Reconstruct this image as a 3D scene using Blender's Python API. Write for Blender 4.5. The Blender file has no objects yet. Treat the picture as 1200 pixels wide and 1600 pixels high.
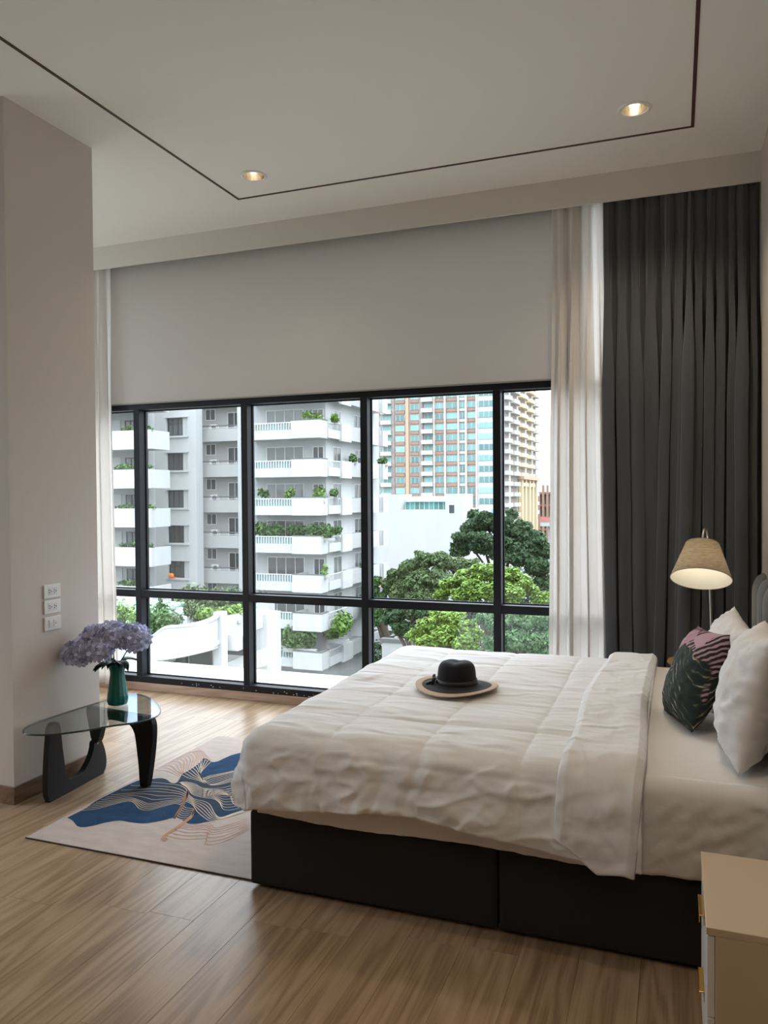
import bpy, bmesh, math, random
from mathutils import Vector, Matrix, noise, geometry

# ------------------------------------------------------------------ camera
scene = bpy.context.scene
col = scene.collection
EYE = Vector((0.0, 0.0, 1.52))
YAW, PITCH, ROLL, FPX = math.radians(20.46), math.radians(-1.104), math.radians(-0.402), 1220.74

def camera_axes():
    fwd = Vector((-math.sin(YAW) * math.cos(PITCH), math.cos(YAW) * math.cos(PITCH), math.sin(PITCH)))
    right = Vector((math.cos(YAW), math.sin(YAW), 0.0))
    up = right.cross(fwd)
    r2 = right * math.cos(ROLL) + up * math.sin(ROLL)
    u2 = -right * math.sin(ROLL) + up * math.cos(ROLL)
    return r2, u2, fwd

RT, UP, FW = camera_axes()
cam_data = bpy.data.cameras.new('camera')
cam_data.sensor_fit = 'AUTO'
cam_data.sensor_width = 36.0
cam_data.lens = FPX / 1600.0 * 36.0
cam_data.clip_start = 0.05
cam_data.clip_end = 5000
cam = bpy.data.objects.new('camera', cam_data)
col.objects.link(cam)
rot = Matrix((RT, UP, -FW)).transposed()
cam.matrix_world = Matrix.Translation(EYE) @ rot.to_4x4()
scene.camera = cam

def ray(u, v):
    return RT * ((u - 600) / FPX) - UP * ((v - 800) / FPX) + FW

def on_y(u, v, y):
    d = ray(u, v); return EYE + d * (y / d.y)

def on_z(u, v, z):
    d = ray(u, v); return EYE + d * ((z - EYE.z) / d.z)

def on_x(u, v, x):
    d = ray(u, v); return EYE + d * (x / d.x)

# ------------------------------------------------------------------ world: bright overcast sky
SKY_HORIZON = 0.62
world = bpy.data.worlds.new('overcast_sky'); scene.world = world
world.use_nodes = True
wt = world.node_tree; wt.nodes.clear()
def wn(t): return wt.nodes.new(t)
w_tc = wn('ShaderNodeTexCoord')
w_sep = wn('ShaderNodeSeparateXYZ'); wt.links.new(w_tc.outputs['Generated'], w_sep.inputs[0])
w_max = wn('ShaderNodeMath'); w_max.operation = 'MAXIMUM'; w_max.inputs[1].default_value = 0.0
wt.links.new(w_sep.outputs['Z'], w_max.inputs[0])
w_ma = wn('ShaderNodeMath'); w_ma.operation = 'MULTIPLY_ADD'      # bright overcast: brighter towards the zenith
w_ma.inputs[1].default_value = 3.4 * SKY_HORIZON; w_ma.inputs[2].default_value = SKY_HORIZON
wt.links.new(w_max.outputs[0], w_ma.inputs[0])
w_map = wn('ShaderNodeMapping'); w_map.inputs['Scale'].default_value = (1, 1, 2.6)
wt.links.new(w_tc.outputs['Generated'], w_map.inputs[0])
w_no = wn('ShaderNodeTexNoise'); w_no.inputs['Scale'].default_value = 5.5
w_no.inputs['Detail'].default_value = 7; w_no.inputs['Roughness'].default_value = 0.55
wt.links.new(w_map.outputs[0], w_no.inputs['Vector'])
w_cr = wn('ShaderNodeValToRGB')
w_cr.color_ramp.elements[0].position = 0.38; w_cr.color_ramp.elements[0].color = (0.42, 0.60, 0.86, 1)
w_cr.color_ramp.elements[1].position = 0.55; w_cr.color_ramp.elements[1].color = (0.98, 0.99, 1.0, 1)
wt.links.new(w_no.outputs['Fac'], w_cr.inputs[0])
w_bg = wn('ShaderNodeBackground')
wt.links.new(w_cr.outputs[0], w_bg.inputs['Color']); wt.links.new(w_ma.outputs[0], w_bg.inputs['Strength'])
w_out = wn('ShaderNodeOutputWorld'); wt.links.new(w_bg.outputs[0], w_out.inputs[0])

scene.view_settings.view_transform = 'Standard'
scene.view_settings.look = 'None'
scene.view_settings.gamma = 1.0
scene.view_settings.use_curve_mapping = False
scene.view_settings.exposure = 2.03
DOWNLIGHT_W = 22.0
scene.cycles.max_bounces = 10
scene.cycles.diffuse_bounces = 6
scene.cycles.glossy_bounces = 4
scene.cycles.transparent_max_bounces = 16
scene.cycles.transmission_bounces = 6
scene.cycles.sample_clamp_indirect = 6.0
scene.cycles.caustics_reflective = False
scene.cycles.caustics_refractive = False
scene.cycles.use_denoising = True

random.seed(7)

# ------------------------------------------------------------------ materials
MATS = {}
def mat(name, color, rough=0.6, spec=0.4, metal=0.0, vary=0.0, vscale=6.0, vstretch=(1, 1, 1),
        bump=0.0, bscale=60.0, bstretch=(1, 1, 1), transl=0.0, sheen=0.0, island=0.0, objrand=0.0, crease=0.0, cscale=6.0, cstretch=(1, 1, 1)):
    if name in MATS: return MATS[name]
    m = bpy.data.materials.new(name); m.use_nodes = True
    nt = m.node_tree; nt.nodes.clear()
    N = nt.nodes.new; L = nt.links.new
    out = N('ShaderNodeOutputMaterial'); p = N('ShaderNodeBsdfPrincipled')
    p.inputs['Roughness'].default_value = rough
    p.inputs['Metallic'].default_value = metal
    p.inputs['Specular IOR Level'].default_value = spec
    if sheen: p.inputs['Sheen Weight'].default_value = sheen
    tc = N('ShaderNodeTexCoord')
    rgb = N('ShaderNodeRGB'); rgb.outputs[0].default_value = (*color, 1)
    cur = rgb.outputs[0]
    def scaled(cur, facsock, amount):
        mr = N('ShaderNodeMapRange'); mr.inputs['To Min'].default_value = 1 - amount; mr.inputs['To Max'].default_value = 1 + amount
        L(facsock, mr.inputs['Value'])
        mx = N('ShaderNodeVectorMath'); mx.operation = 'SCALE'
        L(cur, mx.inputs[0]); L(mr.outputs[0], mx.inputs['Scale'])
        return mx.outputs[0]
    if vary:
        mp = N('ShaderNodeMapping'); mp.inputs['Scale'].default_value = vstretch; L(tc.outputs['Object'], mp.inputs[0])
        no = N('ShaderNodeTexNoise'); no.inputs['Scale'].default_value = vscale; no.inputs['Detail'].default_value = 5
        L(mp.outputs[0], no.inputs['Vector']); cur = scaled(cur, no.outputs['Fac'], vary * 2)
    if island:
        g = N('ShaderNodeNewGeometry'); cur = scaled(cur, g.outputs['Random Per Island'], island)
    if objrand:
        oi = N('ShaderNodeObjectInfo'); cur = scaled(cur, oi.outputs['Random'], objrand)
    L(cur, p.inputs['Base Color'])
    if bump:
        mp = N('ShaderNodeMapping'); mp.inputs['Scale'].default_value = bstretch; L(tc.outputs['Object'], mp.inputs[0])
        no = N('ShaderNodeTexNoise'); no.inputs['Scale'].default_value = bscale; no.inputs['Detail'].default_value = 4
        L(mp.outputs[0], no.inputs['Vector'])
        b = N('ShaderNodeBump'); b.inputs['Strength'].default_value = bump; b.inputs['Distance'].default_value = 0.01
        L(no.outputs['Fac'], b.inputs['Height']); L(b.outputs[0], p.inputs['Normal'])
        if crease:                                    # long soft creases of slept-on cloth
            m3 = N('ShaderNodeMapping'); m3.inputs['Scale'].default_value = cstretch; m3.inputs['Rotation'].default_value = (0.2, 0.3, 0.35); L(tc.outputs['Object'], m3.inputs[0])
            n3 = N('ShaderNodeTexNoise'); n3.noise_type = 'RIDGED_MULTIFRACTAL'; n3.normalize = True
            n3.inputs['Scale'].default_value = cscale; n3.inputs['Detail'].default_value = 2.5; n3.inputs['Roughness'].default_value = 0.45; n3.inputs['Distortion'].default_value = 0.6
            L(m3.outputs[0], n3.inputs['Vector'])
            b2 = N('ShaderNodeBump'); b2.inputs['Strength'].default_value = crease; b2.inputs['Distance'].default_value = 0.030
            L(n3.outputs['Fac'], b2.inputs['Height']); L(b.outputs[0], b2.inputs['Normal']); L(b2.outputs[0], p.inputs['Normal'])
    sh = p.outputs[0]
    if transl:
        tr = N('ShaderNodeBsdfTranslucent'); L(cur, tr.inputs['Color'])
        ms = N('ShaderNodeMixShader'); ms.inputs[0].default_value = transl
        L(sh, ms.inputs[1]); L(tr.outputs[0], ms.inputs[2]); sh = ms.outputs[0]
    L(sh, out.inputs['Surface'])
    MATS[name] = m
    return m

def glass_mat(name, tint, refl=1.0, rough=0.0):
    if name in MATS: return MATS[name]
    m = bpy.data.materials.new(name); m.use_nodes = True
    nt = m.node_tree; nt.nodes.clear(); N = nt.nodes.new; L = nt.links.new
    out = N('ShaderNodeOutputMaterial')
    t = N('ShaderNodeBsdfTransparent'); t.inputs[0].default_value = (*tint, 1)
    g = N('ShaderNodeBsdfGlossy'); g.inputs['Roughness'].default_value = rough
    fr = N('ShaderNodeFresnel')
    ge = N('ShaderNodeNewGeometry'); io = N('ShaderNodeMapRange')     # same reflectance on the way in and out of the sheet
    io.inputs['To Min'].default_value = 1.5; io.inputs['To Max'].default_value = 1 / 1.5
    L(ge.outputs['Backfacing'], io.inputs['Value']); L(io.outputs[0], fr.inputs[0])
    mu = N('ShaderNodeMath'); mu.operation = 'MULTIPLY'; mu.inputs[1].default_value = refl; L(fr.outputs[0], mu.inputs[0])
    ms = N('ShaderNodeMixShader'); L(mu.outputs[0], ms.inputs[0]); L(t.outputs[0], ms.inputs[1]); L(g.outputs[0], ms.inputs[2])
    L(ms.outputs[0], out.inputs['Surface'])
    MATS[name] = m
    return m

def sheer_mat(name, color):
    m = bpy.data.materials.new(name); m.use_nodes = True
    nt = m.node_tree; nt.nodes.clear(); N = nt.nodes.new; L = nt.links.new
    out = N('ShaderNodeOutputMaterial')
    d = N('ShaderNodeBsdfDiffuse'); d.inputs[0].default_value = (*color, 1)
    tl = N('ShaderNodeBsdfTranslucent'); tl.inputs[0].default_value = (*color, 1)
    tp = N('ShaderNodeBsdfTransparent'); tp.inputs[0].default_value = (1, 1, 1, 1)
    a = N('ShaderNodeMixShader'); a.inputs[0].default_value = 0.45; L(d.outputs[0], a.inputs[1]); L(tl.outputs[0], a.inputs[2])
    b = N('ShaderNodeMixShader'); b.inputs[0].default_value = 0.10; L(a.outputs[0], b.inputs[1]); L(tp.outputs[0], b.inputs[2])
    L(b.outputs[0], out.inputs['Surface']); MATS[name] = m
    return m

def emit_mat(name, color, strength):
    m = bpy.data.materials.new(name); m.use_nodes = True
    nt = m.node_tree; nt.nodes.clear()
    out = nt.nodes.new('ShaderNodeOutputMaterial'); e = nt.nodes.new('ShaderNodeEmission')
    e.inputs[0].default_value = (*color, 1); e.inputs[1].default_value = strength
    nt.links.new(e.outputs[0], out.inputs[0]); MATS[name] = m
    return m

def wood_mat(name, dark, mid, light, rough=0.42, axis=1, per_object=True, gscale=1.0):
    """plank wood: grain stretched along one axis, shifted per object"""
    m = bpy.data.materials.new(name); m.use_nodes = True
    nt = m.node_tree; nt.nodes.clear(); N = nt.nodes.new; L = nt.links.new
    out = N('ShaderNodeOutputMaterial'); p = N('ShaderNodeBsdfPrincipled')
    p.inputs['Roughness'].default_value = rough; p.inputs['Specular IOR Level'].default_value = 0.45
    tc = N('ShaderNodeTexCoord'); oi = N('ShaderNodeObjectInfo')
    sc = N('ShaderNodeVectorMath'); sc.operation = 'SCALE'; sc.inputs[0].default_value = (37.0, 91.0, 13.0)
    if per_object: L(oi.outputs['Random'], sc.inputs['Scale'])
    else: sc.inputs['Scale'].default_value = 0.3
    ad = N('ShaderNodeVectorMath'); ad.operation = 'ADD'; L(tc.outputs['Object'], ad.inputs[0]); L(sc.outputs[0], ad.inputs[1])
    # cathedral figure: rings of a strongly stretched, distorted field
    st = [7.0 * gscale] * 3; st[axis] = 0.75 * gscale
    mp = N('ShaderNodeMapping'); mp.inputs['Scale'].default_value = st; L(ad.outputs[0], mp.inputs[0])
    n1 = N('ShaderNodeTexNoise'); n1.inputs['Scale'].default_value = 1.0; n1.inputs['Detail'].default_value = 2.0
    L(mp.outputs[0], n1.inputs['Vector'])
    mul = N('ShaderNodeMath'); mul.operation = 'MULTIPLY'; mul.inputs[1].default_value = 46.0; L(n1.outputs['Fac'], mul.inputs[0])
    sn = N('ShaderNodeMath'); sn.operation = 'SINE'; L(mul.outputs[0], sn.inputs[0])
    st2 = [130.0 * gscale] * 3; st2[axis] = 3.0 * gscale
    mp2 = N('ShaderNodeMapping'); mp2.inputs['Scale'].default_value = st2; L(ad.outputs[0], mp2.inputs[0])
    n2 = N('ShaderNodeTexNoise'); n2.inputs['Scale'].default_value = 1.0; n2.inputs['Detail'].default_value = 3.0
    L(mp2.outputs[0], n2.inputs['Vector'])
    c1 = N('ShaderNodeMath'); c1.operation = 'MULTIPLY_ADD'; c1.inputs[1].default_value = 0.11; c1.inputs[2].default_value = 0.27; L(sn.outputs[0], c1.inputs[0])
    c2 = N('ShaderNodeMath'); c2.operation = 'MULTIPLY_ADD'; c2.inputs[1].default_value = 0.46; L(n2.outputs['Fac'], c2.inputs[0]); L(c1.outputs[0], c2.inputs[2])
    c3 = N('ShaderNodeMath'); c3.operation = 'MULTIPLY_ADD'; c3.inputs[1].default_value = 0.13; L(oi.outputs['Random'], c3.inputs[0]); L(c2.outputs[0], c3.inputs[2])
    c4 = N('ShaderNodeMath'); c4.operation = 'ADD'; c4.inputs[1].default_value = -0.065; L(c3.outputs[0], c4.inputs[0])
    cr = N('ShaderNodeValToRGB'); e = cr.color_ramp.elements
    e[0].position = 0.25; e[0].color = (*dark, 1); e[1].position = 0.78; e[1].color = (*light, 1)
    k = cr.color_ramp.elements.new(0.5); k.color = (*mid, 1)
    L(c4.outputs[0], cr.inputs[0]); L(cr.outputs[0], p.inputs['Base Color'])
    b = N('ShaderNodeBump'); b.inputs['Strength'].default_value = 0.12; b.inputs['Distance'].default_value = 0.003
    L(n2.outputs['Fac'], b.inputs['Height']); L(b.outputs[0], p.inputs['Normal'])
    L(p.outputs[0], out.inputs[0]); MATS[name] = m
    return m

# ------------------------------------------------------------------ geometry helpers
ORG = {}
class MB:
    """collects shapes in world coordinates; build() links them as ONE mesh object"""
    def __init__(s): s.v = []; s.f = []
    def add(s, vs, fs):
        o = len(s.v); s.v += [Vector(v) for v in vs]; s.f += [tuple(i + o for i in f) for f in fs]; return s
    def box(s, x0, x1, y0, y1, z0, z1):
        vs = [(x0, y0, z0), (x1, y0, z0), (x1, y1, z0), (x0, y1, z0), (x0, y0, z1), (x1, y0, z1), (x1, y1, z1), (x0, y1, z1)]
        return s.add(vs, [(0, 3, 2, 1), (4, 5, 6, 7), (0, 1, 5, 4), (1, 2, 6, 5), (2, 3, 7, 6), (3, 0, 4, 7)])
    def prism(s, poly, ext):
        """poly: 3-D points of one face, ext: extrusion vector"""
        n = len(poly); e = Vector(ext); a = [Vector(p) for p in poly]
        s.add(a + [p + e for p in a], [tuple(range(n))[::-1], tuple(range(n, 2 * n))] + [(i, (i + 1) % n, n + (i + 1) % n, n + i) for i in range(n)])
        return s
    def surf(s, fn, nu, nv, wrap=False):
        o = len(s.v)
        cu = nu if wrap else nu + 1
        for j in range(nv + 1):
            for i in range(cu): s.v.append(Vector(fn(i / nu, j / nv)))
        for j in range(nv):
            for i in range(nu):
                a = o + j * cu + i; b = o + j * cu + (i + 1) % cu
                s.f.append((a, b, b + cu, a + cu))
        return s
    def lathe(s, prof, c, seg=32, flute=None, M=None, cap0=False, cap1=False):
        """prof: list of (radius, height); flute(theta, k) multiplies the radius"""
        c = Vector(c); n = len(prof); o = len(s.v)
        for k, (r, h) in enumerate(prof):
            for i in range(seg):
                t = 2 * math.pi * i / seg; q = r * (flute(t, k / (n - 1)) if flute else 1)
                p = Vector((q * math.cos(t), q * math.sin(t), h))
                if M is not None: p = M @ p
                s.v.append(c + p)
        for k in range(n - 1):
            for i in range(seg):
                a = o + k * seg + i; b = o + k * seg + (i + 1) % seg
                s.f.append((a, b, b + seg, a + seg))
        if cap0: s.f.append(tuple(o + i for i in range(seg))[::-1])
        if cap1: s.f.append(tuple(o + (n - 1) * seg + i for i in range(seg)))
        return s
    def cap(s, idx): s.f.append(tuple(idx)); return s
    def tube(s, pts, r, seg=8):
        pts = [Vector(p) for p in pts]; n = len(pts); o = len(s.v)
        rr = r if isinstance(r, (list, tuple)) else [r] * n
        ref = Vector((0.31, 0.17, 0.93))
        for k, p in enumerate(pts):
            d = (pts[min(k + 1, n - 1)] - pts[max(k - 1, 0)]).normalized()
            a = d.cross(ref)
            if a.length < 1e-3: a = d.cross(Vector((1, 0, 0)))
            a.normalize(); b = d.cross(a)
            for i in range(seg):
                t = 2 * math.pi * i / seg
                s.v.append(p + (a * math.cos(t) + b * math.sin(t)) * rr[k])
        for k in range(n - 1):
            for i in range(seg):
                x = o + k * seg + i; y = o + k * seg + (i + 1) % seg
                s.f.append((x, y, y + seg, x + seg))
        s.f.append(tuple(o + i for i in range(seg))[::-1]); s.f.append(tuple(o + (n - 1) * seg + i for i in range(seg)))
        return s
    def xf(s, M): s.v = [M @ v for v in s.v]; return s
    def build(s, name, material, parent=None, smooth=False, bevel=0.0, bseg=2, solid=0.0, subsurf=0, origin=None):
        if parent is not None: org = ORG[parent]
        elif origin is not None: org = Vector(origin)
        else:
            xs = [v.x for v in s.v]; ys = [v.y for v in s.v]; zs = [v.z for v in s.v]
            org = Vector(((min(xs) + max(xs)) / 2, (min(ys) + max(ys)) / 2, min(zs)))
        me = bpy.data.meshes.new(name); me.from_pydata([tuple(v - org) for v in s.v], [], s.f); me.validate(); me.update()
        if smooth:
            for p in me.polygons: p.use_smooth = True
        me.materials.append(material)
        o = bpy.data.objects.new(name, me); col.objects.link(o); ORG[o] = org
        if parent is not None: o.parent = parent
        else: o.location = org
        if solid:
            md = o.modifiers.new('solid', 'SOLIDIFY'); md.thickness = solid; md.offset = -1
        if bevel:
            md = o.modifiers.new('bevel', 'BEVEL'); md.width = bevel; md.segments = bseg; md.limit_method = 'ANGLE'
            md.harden_normals = False
        if subsurf:
            md = o.modifiers.new('sub', 'SUBSURF'); md.levels = subsurf; md.render_levels = subsurf
        return o

def clean(o):
    bm = bmesh.new(); bm.from_mesh(o.data); bmesh.ops.recalc_face_normals(bm, faces=bm.faces); bm.to_mesh(o.data); bm.free(); return o

def tag(o, label=None, cat=None, group=None, kind=None):
    if label: o['label'] = label
    if cat: o['category'] = cat
    if group: o['group'] = group
    if kind: o['kind'] = kind
    return o

def thing(name, label, cat, loc, group=None):
    o = bpy.data.objects.new(name, None); o.empty_display_size = 0.1
    col.objects.link(o); o.location = loc; ORG[o] = Vector(loc)
    return tag(o, label, cat, group)

def struct_empty(name, loc=(0, 0, 0)):
    o = bpy.data.objects.new(name, None); col.objects.link(o); o.location = loc; ORG[o] = Vector(loc)
    return tag(o, kind='structure')

def struct(name, mb, m, **k): return tag(mb.build(name, m, **k), kind='structure')

def instance(src, name, parent, loc):
    """a part that shares the mesh of src, placed at world location loc"""
    o = bpy.data.objects.new(name, src.data); col.objects.link(o); o.parent = parent
    o.location = Vector(loc) - ORG[parent]; ORG[o] = Vector(loc)
    return o

def fbm(x, y, z=0.0, oct=4):
    return noise.fractal(Vector((x, y, z)), 1.0, 2.0, oct)

def smooth_path(pts, n=8):
    """Catmull-Rom through the points"""
    P = [Vector(p) for p in pts]; out = []
    for i in range(len(P) - 1):
        p0 = P[max(i - 1, 0)]; p1 = P[i]; p2 = P[i + 1]; p3 = P[min(i + 2, len(P) - 1)]
        for k in range(n):
            t = k / n
            out.append(0.5 * ((2 * p1) + (p2 - p0) * t + (2 * p0 - 5 * p1 + 4 * p2 - p3) * t * t + (3 * p1 - p0 - 3 * p2 + p3) * t ** 3))
    out.append(P[-1]); return out

# ------------------------------------------------------------------ the room
CEIL = 3.50; XR = 0.465; XL = -5.0; YB = -2.6; YW = 5.14; XP = -3.09
M_wall = mat('wall_paint', (0.67, 0.612, 0.56), 0.85, 0.2, bump=0.02, bscale=150)
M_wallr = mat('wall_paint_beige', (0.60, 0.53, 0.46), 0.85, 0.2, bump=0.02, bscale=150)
M_ceil = mat('ceiling_paint', (0.85, 0.82, 0.755), 0.9, 0.2)
M_trim = mat('valance_paint', (0.72, 0.69, 0.64), 0.8, 0.2)
M_inlay = mat('brown_inlay', (0.075, 0.032, 0.022), 0.5)
M_plank = wood_mat('oak_laminate', (0.195, 0.122, 0.067), (0.335, 0.225, 0.135), (0.44, 0.315, 0.205), rough=0.30)
M_base = wood_mat('baseboard_wood', (0.13, 0.075, 0.045), (0.20, 0.12, 0.075), (0.27, 0.17, 0.11), rough=0.5, axis=1, per_object=False)
M_plinth = wood_mat('plinth_wood', (0.36, 0.24, 0.18), (0.46, 0.33, 0.255), (0.55, 0.42, 0.34), rough=0.5, axis=0, per_object=False)
M_conc = mat('slab_concrete', (0.4, 0.4, 0.4), 0.9)

# floor: a slab that carries single planks
floor = struct('floor', MB().box(XL, XR, YB, 5.16, -0.30, -0.012), mat('underlay', (0.10, 0.07, 0.045), 0.9))
PW, PL = 0.19, 1.22
pm = MB(); pm.box(0.0003, PW - 0.0003, 0.0003, PL - 0.0003, -0.012, 0.0)
psrc = pm.build('plank', M_plank, floor, bevel=0.0006, bseg=1)
dg = bpy.context.evaluated_depsgraph_get()
bev = bpy.data.meshes.new_from_object(psrc.evaluated_get(dg)); bpy.data.objects.remove(psrc)
# mesh local origin = plank corner
for v in bev.vertices: v.co += ORG[floor]
short = {}
nx = int(math.ceil((XR - XL) / PW))
for i in range(nx):
    x = XR - (i + 1) * PW
    off = (i * 0.437 + 0.21 * (i % 3)) % PL
    y = 5.15
    first = True
    while y > YB + 0.01:
        ln = (off if first and off > 0.15 else PL); first = False
        ln = min(ln, y - YB)
        if ln == PL: me = bev
        else:
            key = round(ln, 3)
            if key not in short:
                c = bev.copy()
                for v in c.vertices: v.co.y = v.co.y * ln / PL
                short[key] = c
            me = short[key]
        o = bpy.data.objects.new('plank', me); col.objects.link(o); o.parent = floor
        o.location = Vector((x, y - ln, 0.0)) - ORG[floor]
        y -= ln

# ceiling with round recesses for the downlights
LAMPS = [(-2.432, 4.262), (-0.198, 4.245), (-2.432, 2.1), (-0.198, 2.1), (-2.432, -0.05), (-0.198, -0.05)]  # first pair seen; the others are added, unseen, to brighten the room
ceiling = struct('ceiling', MB().box(XL - 0.2, XR + 0.2, YB - 0.2, 5.4, CEIL, CEIL + 0.25), M_ceil)
cut = MB()
for (x, y) in LAMPS:
    n = 40; r = 0.0675
    cut.prism([(x + r * math.cos(2 * math.pi * k / n), y + r * math.sin(2 * math.pi * k / n), CEIL - 0.05) for k in range(n)], (0, 0, 0.19))
cutter = clean(cut.build('cutter', M_ceil))
bo = ceiling.modifiers.new('holes', 'BOOLEAN'); bo.operation = 'DIFFERENCE'; bo.object = cutter; bo.solver = 'EXACT'
dg = bpy.context.evaluated_depsgraph_get()
me = bpy.data.meshes.new_from_object(ceiling.evaluated_get(dg))
ceiling.modifiers.clear(); ceiling.data = me; bpy.data.objects.remove(cutter)

# brown inlay lines on the ceiling
tw = 0.0085; ZT0, ZT1 = CEIL - 0.003, CEIL + 0.002
TXL, TXR, TY = -2.712, 0.086, 4.555
struct('trim_1', MB().box(TXL - tw, TXR + tw, TY - tw, TY + tw, ZT0, ZT1), M_inlay)
struct('trim_2', MB().box(TXL - tw, TXL + tw, -1.2, TY - tw, ZT0, ZT1), M_inlay)
struct('trim_3', MB().box(TXR - tw, TXR + tw, -1.2, TY - tw, ZT0, ZT1), M_inlay)
# valance board in front of the curtain recess
struct('trim_4', MB().box(XL, XR, 5.012, 5.030, 3.326, CEIL), M_trim)

struct('wall_right', MB().box(XR, XR + 0.2, YB - 0.2, 5.4, -0.3, CEIL + 0.25), M_wallr)
struct('wall_back', MB().box(XL - 0.2, XR, YB - 0.2, YB, -0.3, CEIL), M_wall)
# left wall: openings for two added windows, unseen, that let in extra daylight
wl = MB().box(XL - 0.2, XL, YB, 5.4, -0.3, 0.12); wl.box(XL - 0.2, XL, YB, 5.4, 3.38, CEIL)
wl.box(XL - 0.2, XL, YB, 1.45, 0.12, 3.38); wl.box(XL - 0.2, XL, 2.85, 3.70, 0.12, 3.38); wl.box(XL - 0.2, XL, 5.06, 5.4, 0.12, 3.38)
struct('wall_left', wl, M_wall)
struct('wall_pillar', MB().box(XL, XP, 2.978, 3.60, 0.0, CEIL), M_wall)
struct('wall_window', MB().box(XL, XR, YW, YW + 0.22, 3.42, CEIL), M_wall)
struct('wall_window_base', MB().box(XL, XR, 5.165, YW + 0.22, -0.30, 0.045), M_conc)
struct('wall_window_corner', MB().box(0.30, XR, YW, YW + 0.22, 0.045, 3.42), M_wall)

# skirting
struct('baseboard_left', MB().box(XP, XP + 0.014, 2.964, 3.614, 0.0, 0.088), M_base, bevel=0.002)
struct('baseboard_front', MB().box(XL, XP, 2.964, 2.978, 0.0, 0.088), M_base, bevel=0.002)
struct('baseboard_window', MB().box(XL, XR, 5.108, 5.165, 0.0, 0.062), M_plinth, bevel=0.003)
struct('baseboard_right', MB().box(XR - 0.014, XR, YB, 5.1, 0.0, 0.088), M_base, bevel=0.002)

# window: black aluminium grid with panes
M_frame = mat('black_aluminium', (0.010, 0.011, 0.015), 0.5, 0.25)
M_glass = glass_mat('window_glass', (0.97, 0.985, 0.98), 1.0)
win = struct_empty('window_1', (-2.4, YW, 0.045))
WX = [XL + 0.028, -3.993, -3.020, -2.056, -1.109, -0.162, 0.30 - 0.02]
FY0, FY1 = 5.113, 5.222
for x in WX:
    MB().box(x - 0.026, x + 0.026, FY0, FY1, 0.045, 2.272).build('mullion', M_frame, win, bevel=0.002)
MB().box(XL, 0.30, FY0 - 0.002, FY1, 2.220, 2.274).build('upper_transom', M_frame, win, bevel=0.002)
MB().box(XL, 0.30, FY0 - 0.002, FY1, 0.045, 0.112).build('bottom_rail', M_frame, win, bevel=0.002)
MB().box(XL, 0.30, FY0 - 0.002, FY1, 3.37, 3.42).build('head_rail', M_frame, win, bevel=0.002)
MB().box(XL, 0.30, FY0 + 0.002, FY1 - 0.002, 0.739, 0.795).build('transom', M_frame, win, bevel=0.002)
for a, b in zip(WX[:-1], WX[1:]):
    for z0, z1 in ((0.112, 0.739), (0.795, 2.220)):
        x0, x1 = a + 0.026, b - 0.026
        p = MB().box(x0, x1, 5.200, 5.206, z0, z1).build('pane', M_glass, win)
        g = MB()
        for (p0, p1, q0, q1) in ((x0, x1, z0, z0 + 0.008), (x0, x1, z1 - 0.008, z1), (x0, x0 + 0.008, z0 + 0.008, z1 - 0.008), (x1 - 0.008, x1, z0 + 0.008, z1 - 0.008)):
            g.box(p0, p1, 5.188, 5.200, q0, q1)
        g.build('glazing_bead', M_frame, p)
fk = MB(); rf = random.Random(5)
for q in range(26):
    x = rf.choice((-3.35, -2.75, -3.0, -3.6, -2.6)) + rf.gauss(0, 0.10); z = 0.066 + rf.random() * 0.022; w_ = rf.uniform(0.003, 0.010)
    fk.box(x, x + w_, FY0 - 0.0035, FY0 - 0.0018, z, z + rf.uniform(0.002, 0.006))
tag(fk.build('paint_flecks', mat('white_paint_fleck', (0.8, 0.8, 0.8), 0.7), win), kind='stuff')
added_win = struct_empty('added_window', (XL, 0.2, 0.30))  # unseen windows put in to bring more daylight into the room
for (ya, yb, nn) in ((1.45, 2.85, 1), (3.70, 5.06, 1)):
    for k in range(nn + 1):
        y = ya + 0.025 + (yb - ya - 0.05) * k / nn
        MB().box(XL - 0.12, XL - 0.04, y - 0.025, y + 0.025, 0.12, 3.38).build('mullion', M_frame, added_win)
    for z in (0.12, 3.33): MB().box(XL - 0.12, XL - 0.04, ya + 0.05, yb - 0.05, z, z + 0.05).build('rail', M_frame, added_win)
    for k in range(nn):
        y = ya + 0.05 + (yb - ya - 0.05) * k / nn
        MB().box(XL - 0.083, XL - 0.077, y, y + (yb - ya - 0.05) / nn - 0.05, 0.17, 3.33).build('pane', M_glass, added_win)
MB().box(XL, 0.30, 5.200, 5.206, 2.274, 3.37).build('pane', M_glass, win)  # unseen pane added behind the blind so daylight passes through the cloth
# the ledge outside the glass
struct('window_ledge', MB().box(-5.6, XR + 0.2, 5.362, 5.78, -0.25, 0.075), mat('ledge_white', (0.62, 0.62, 0.61), 0.7, vary=0.05), bevel=0.006)

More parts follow.
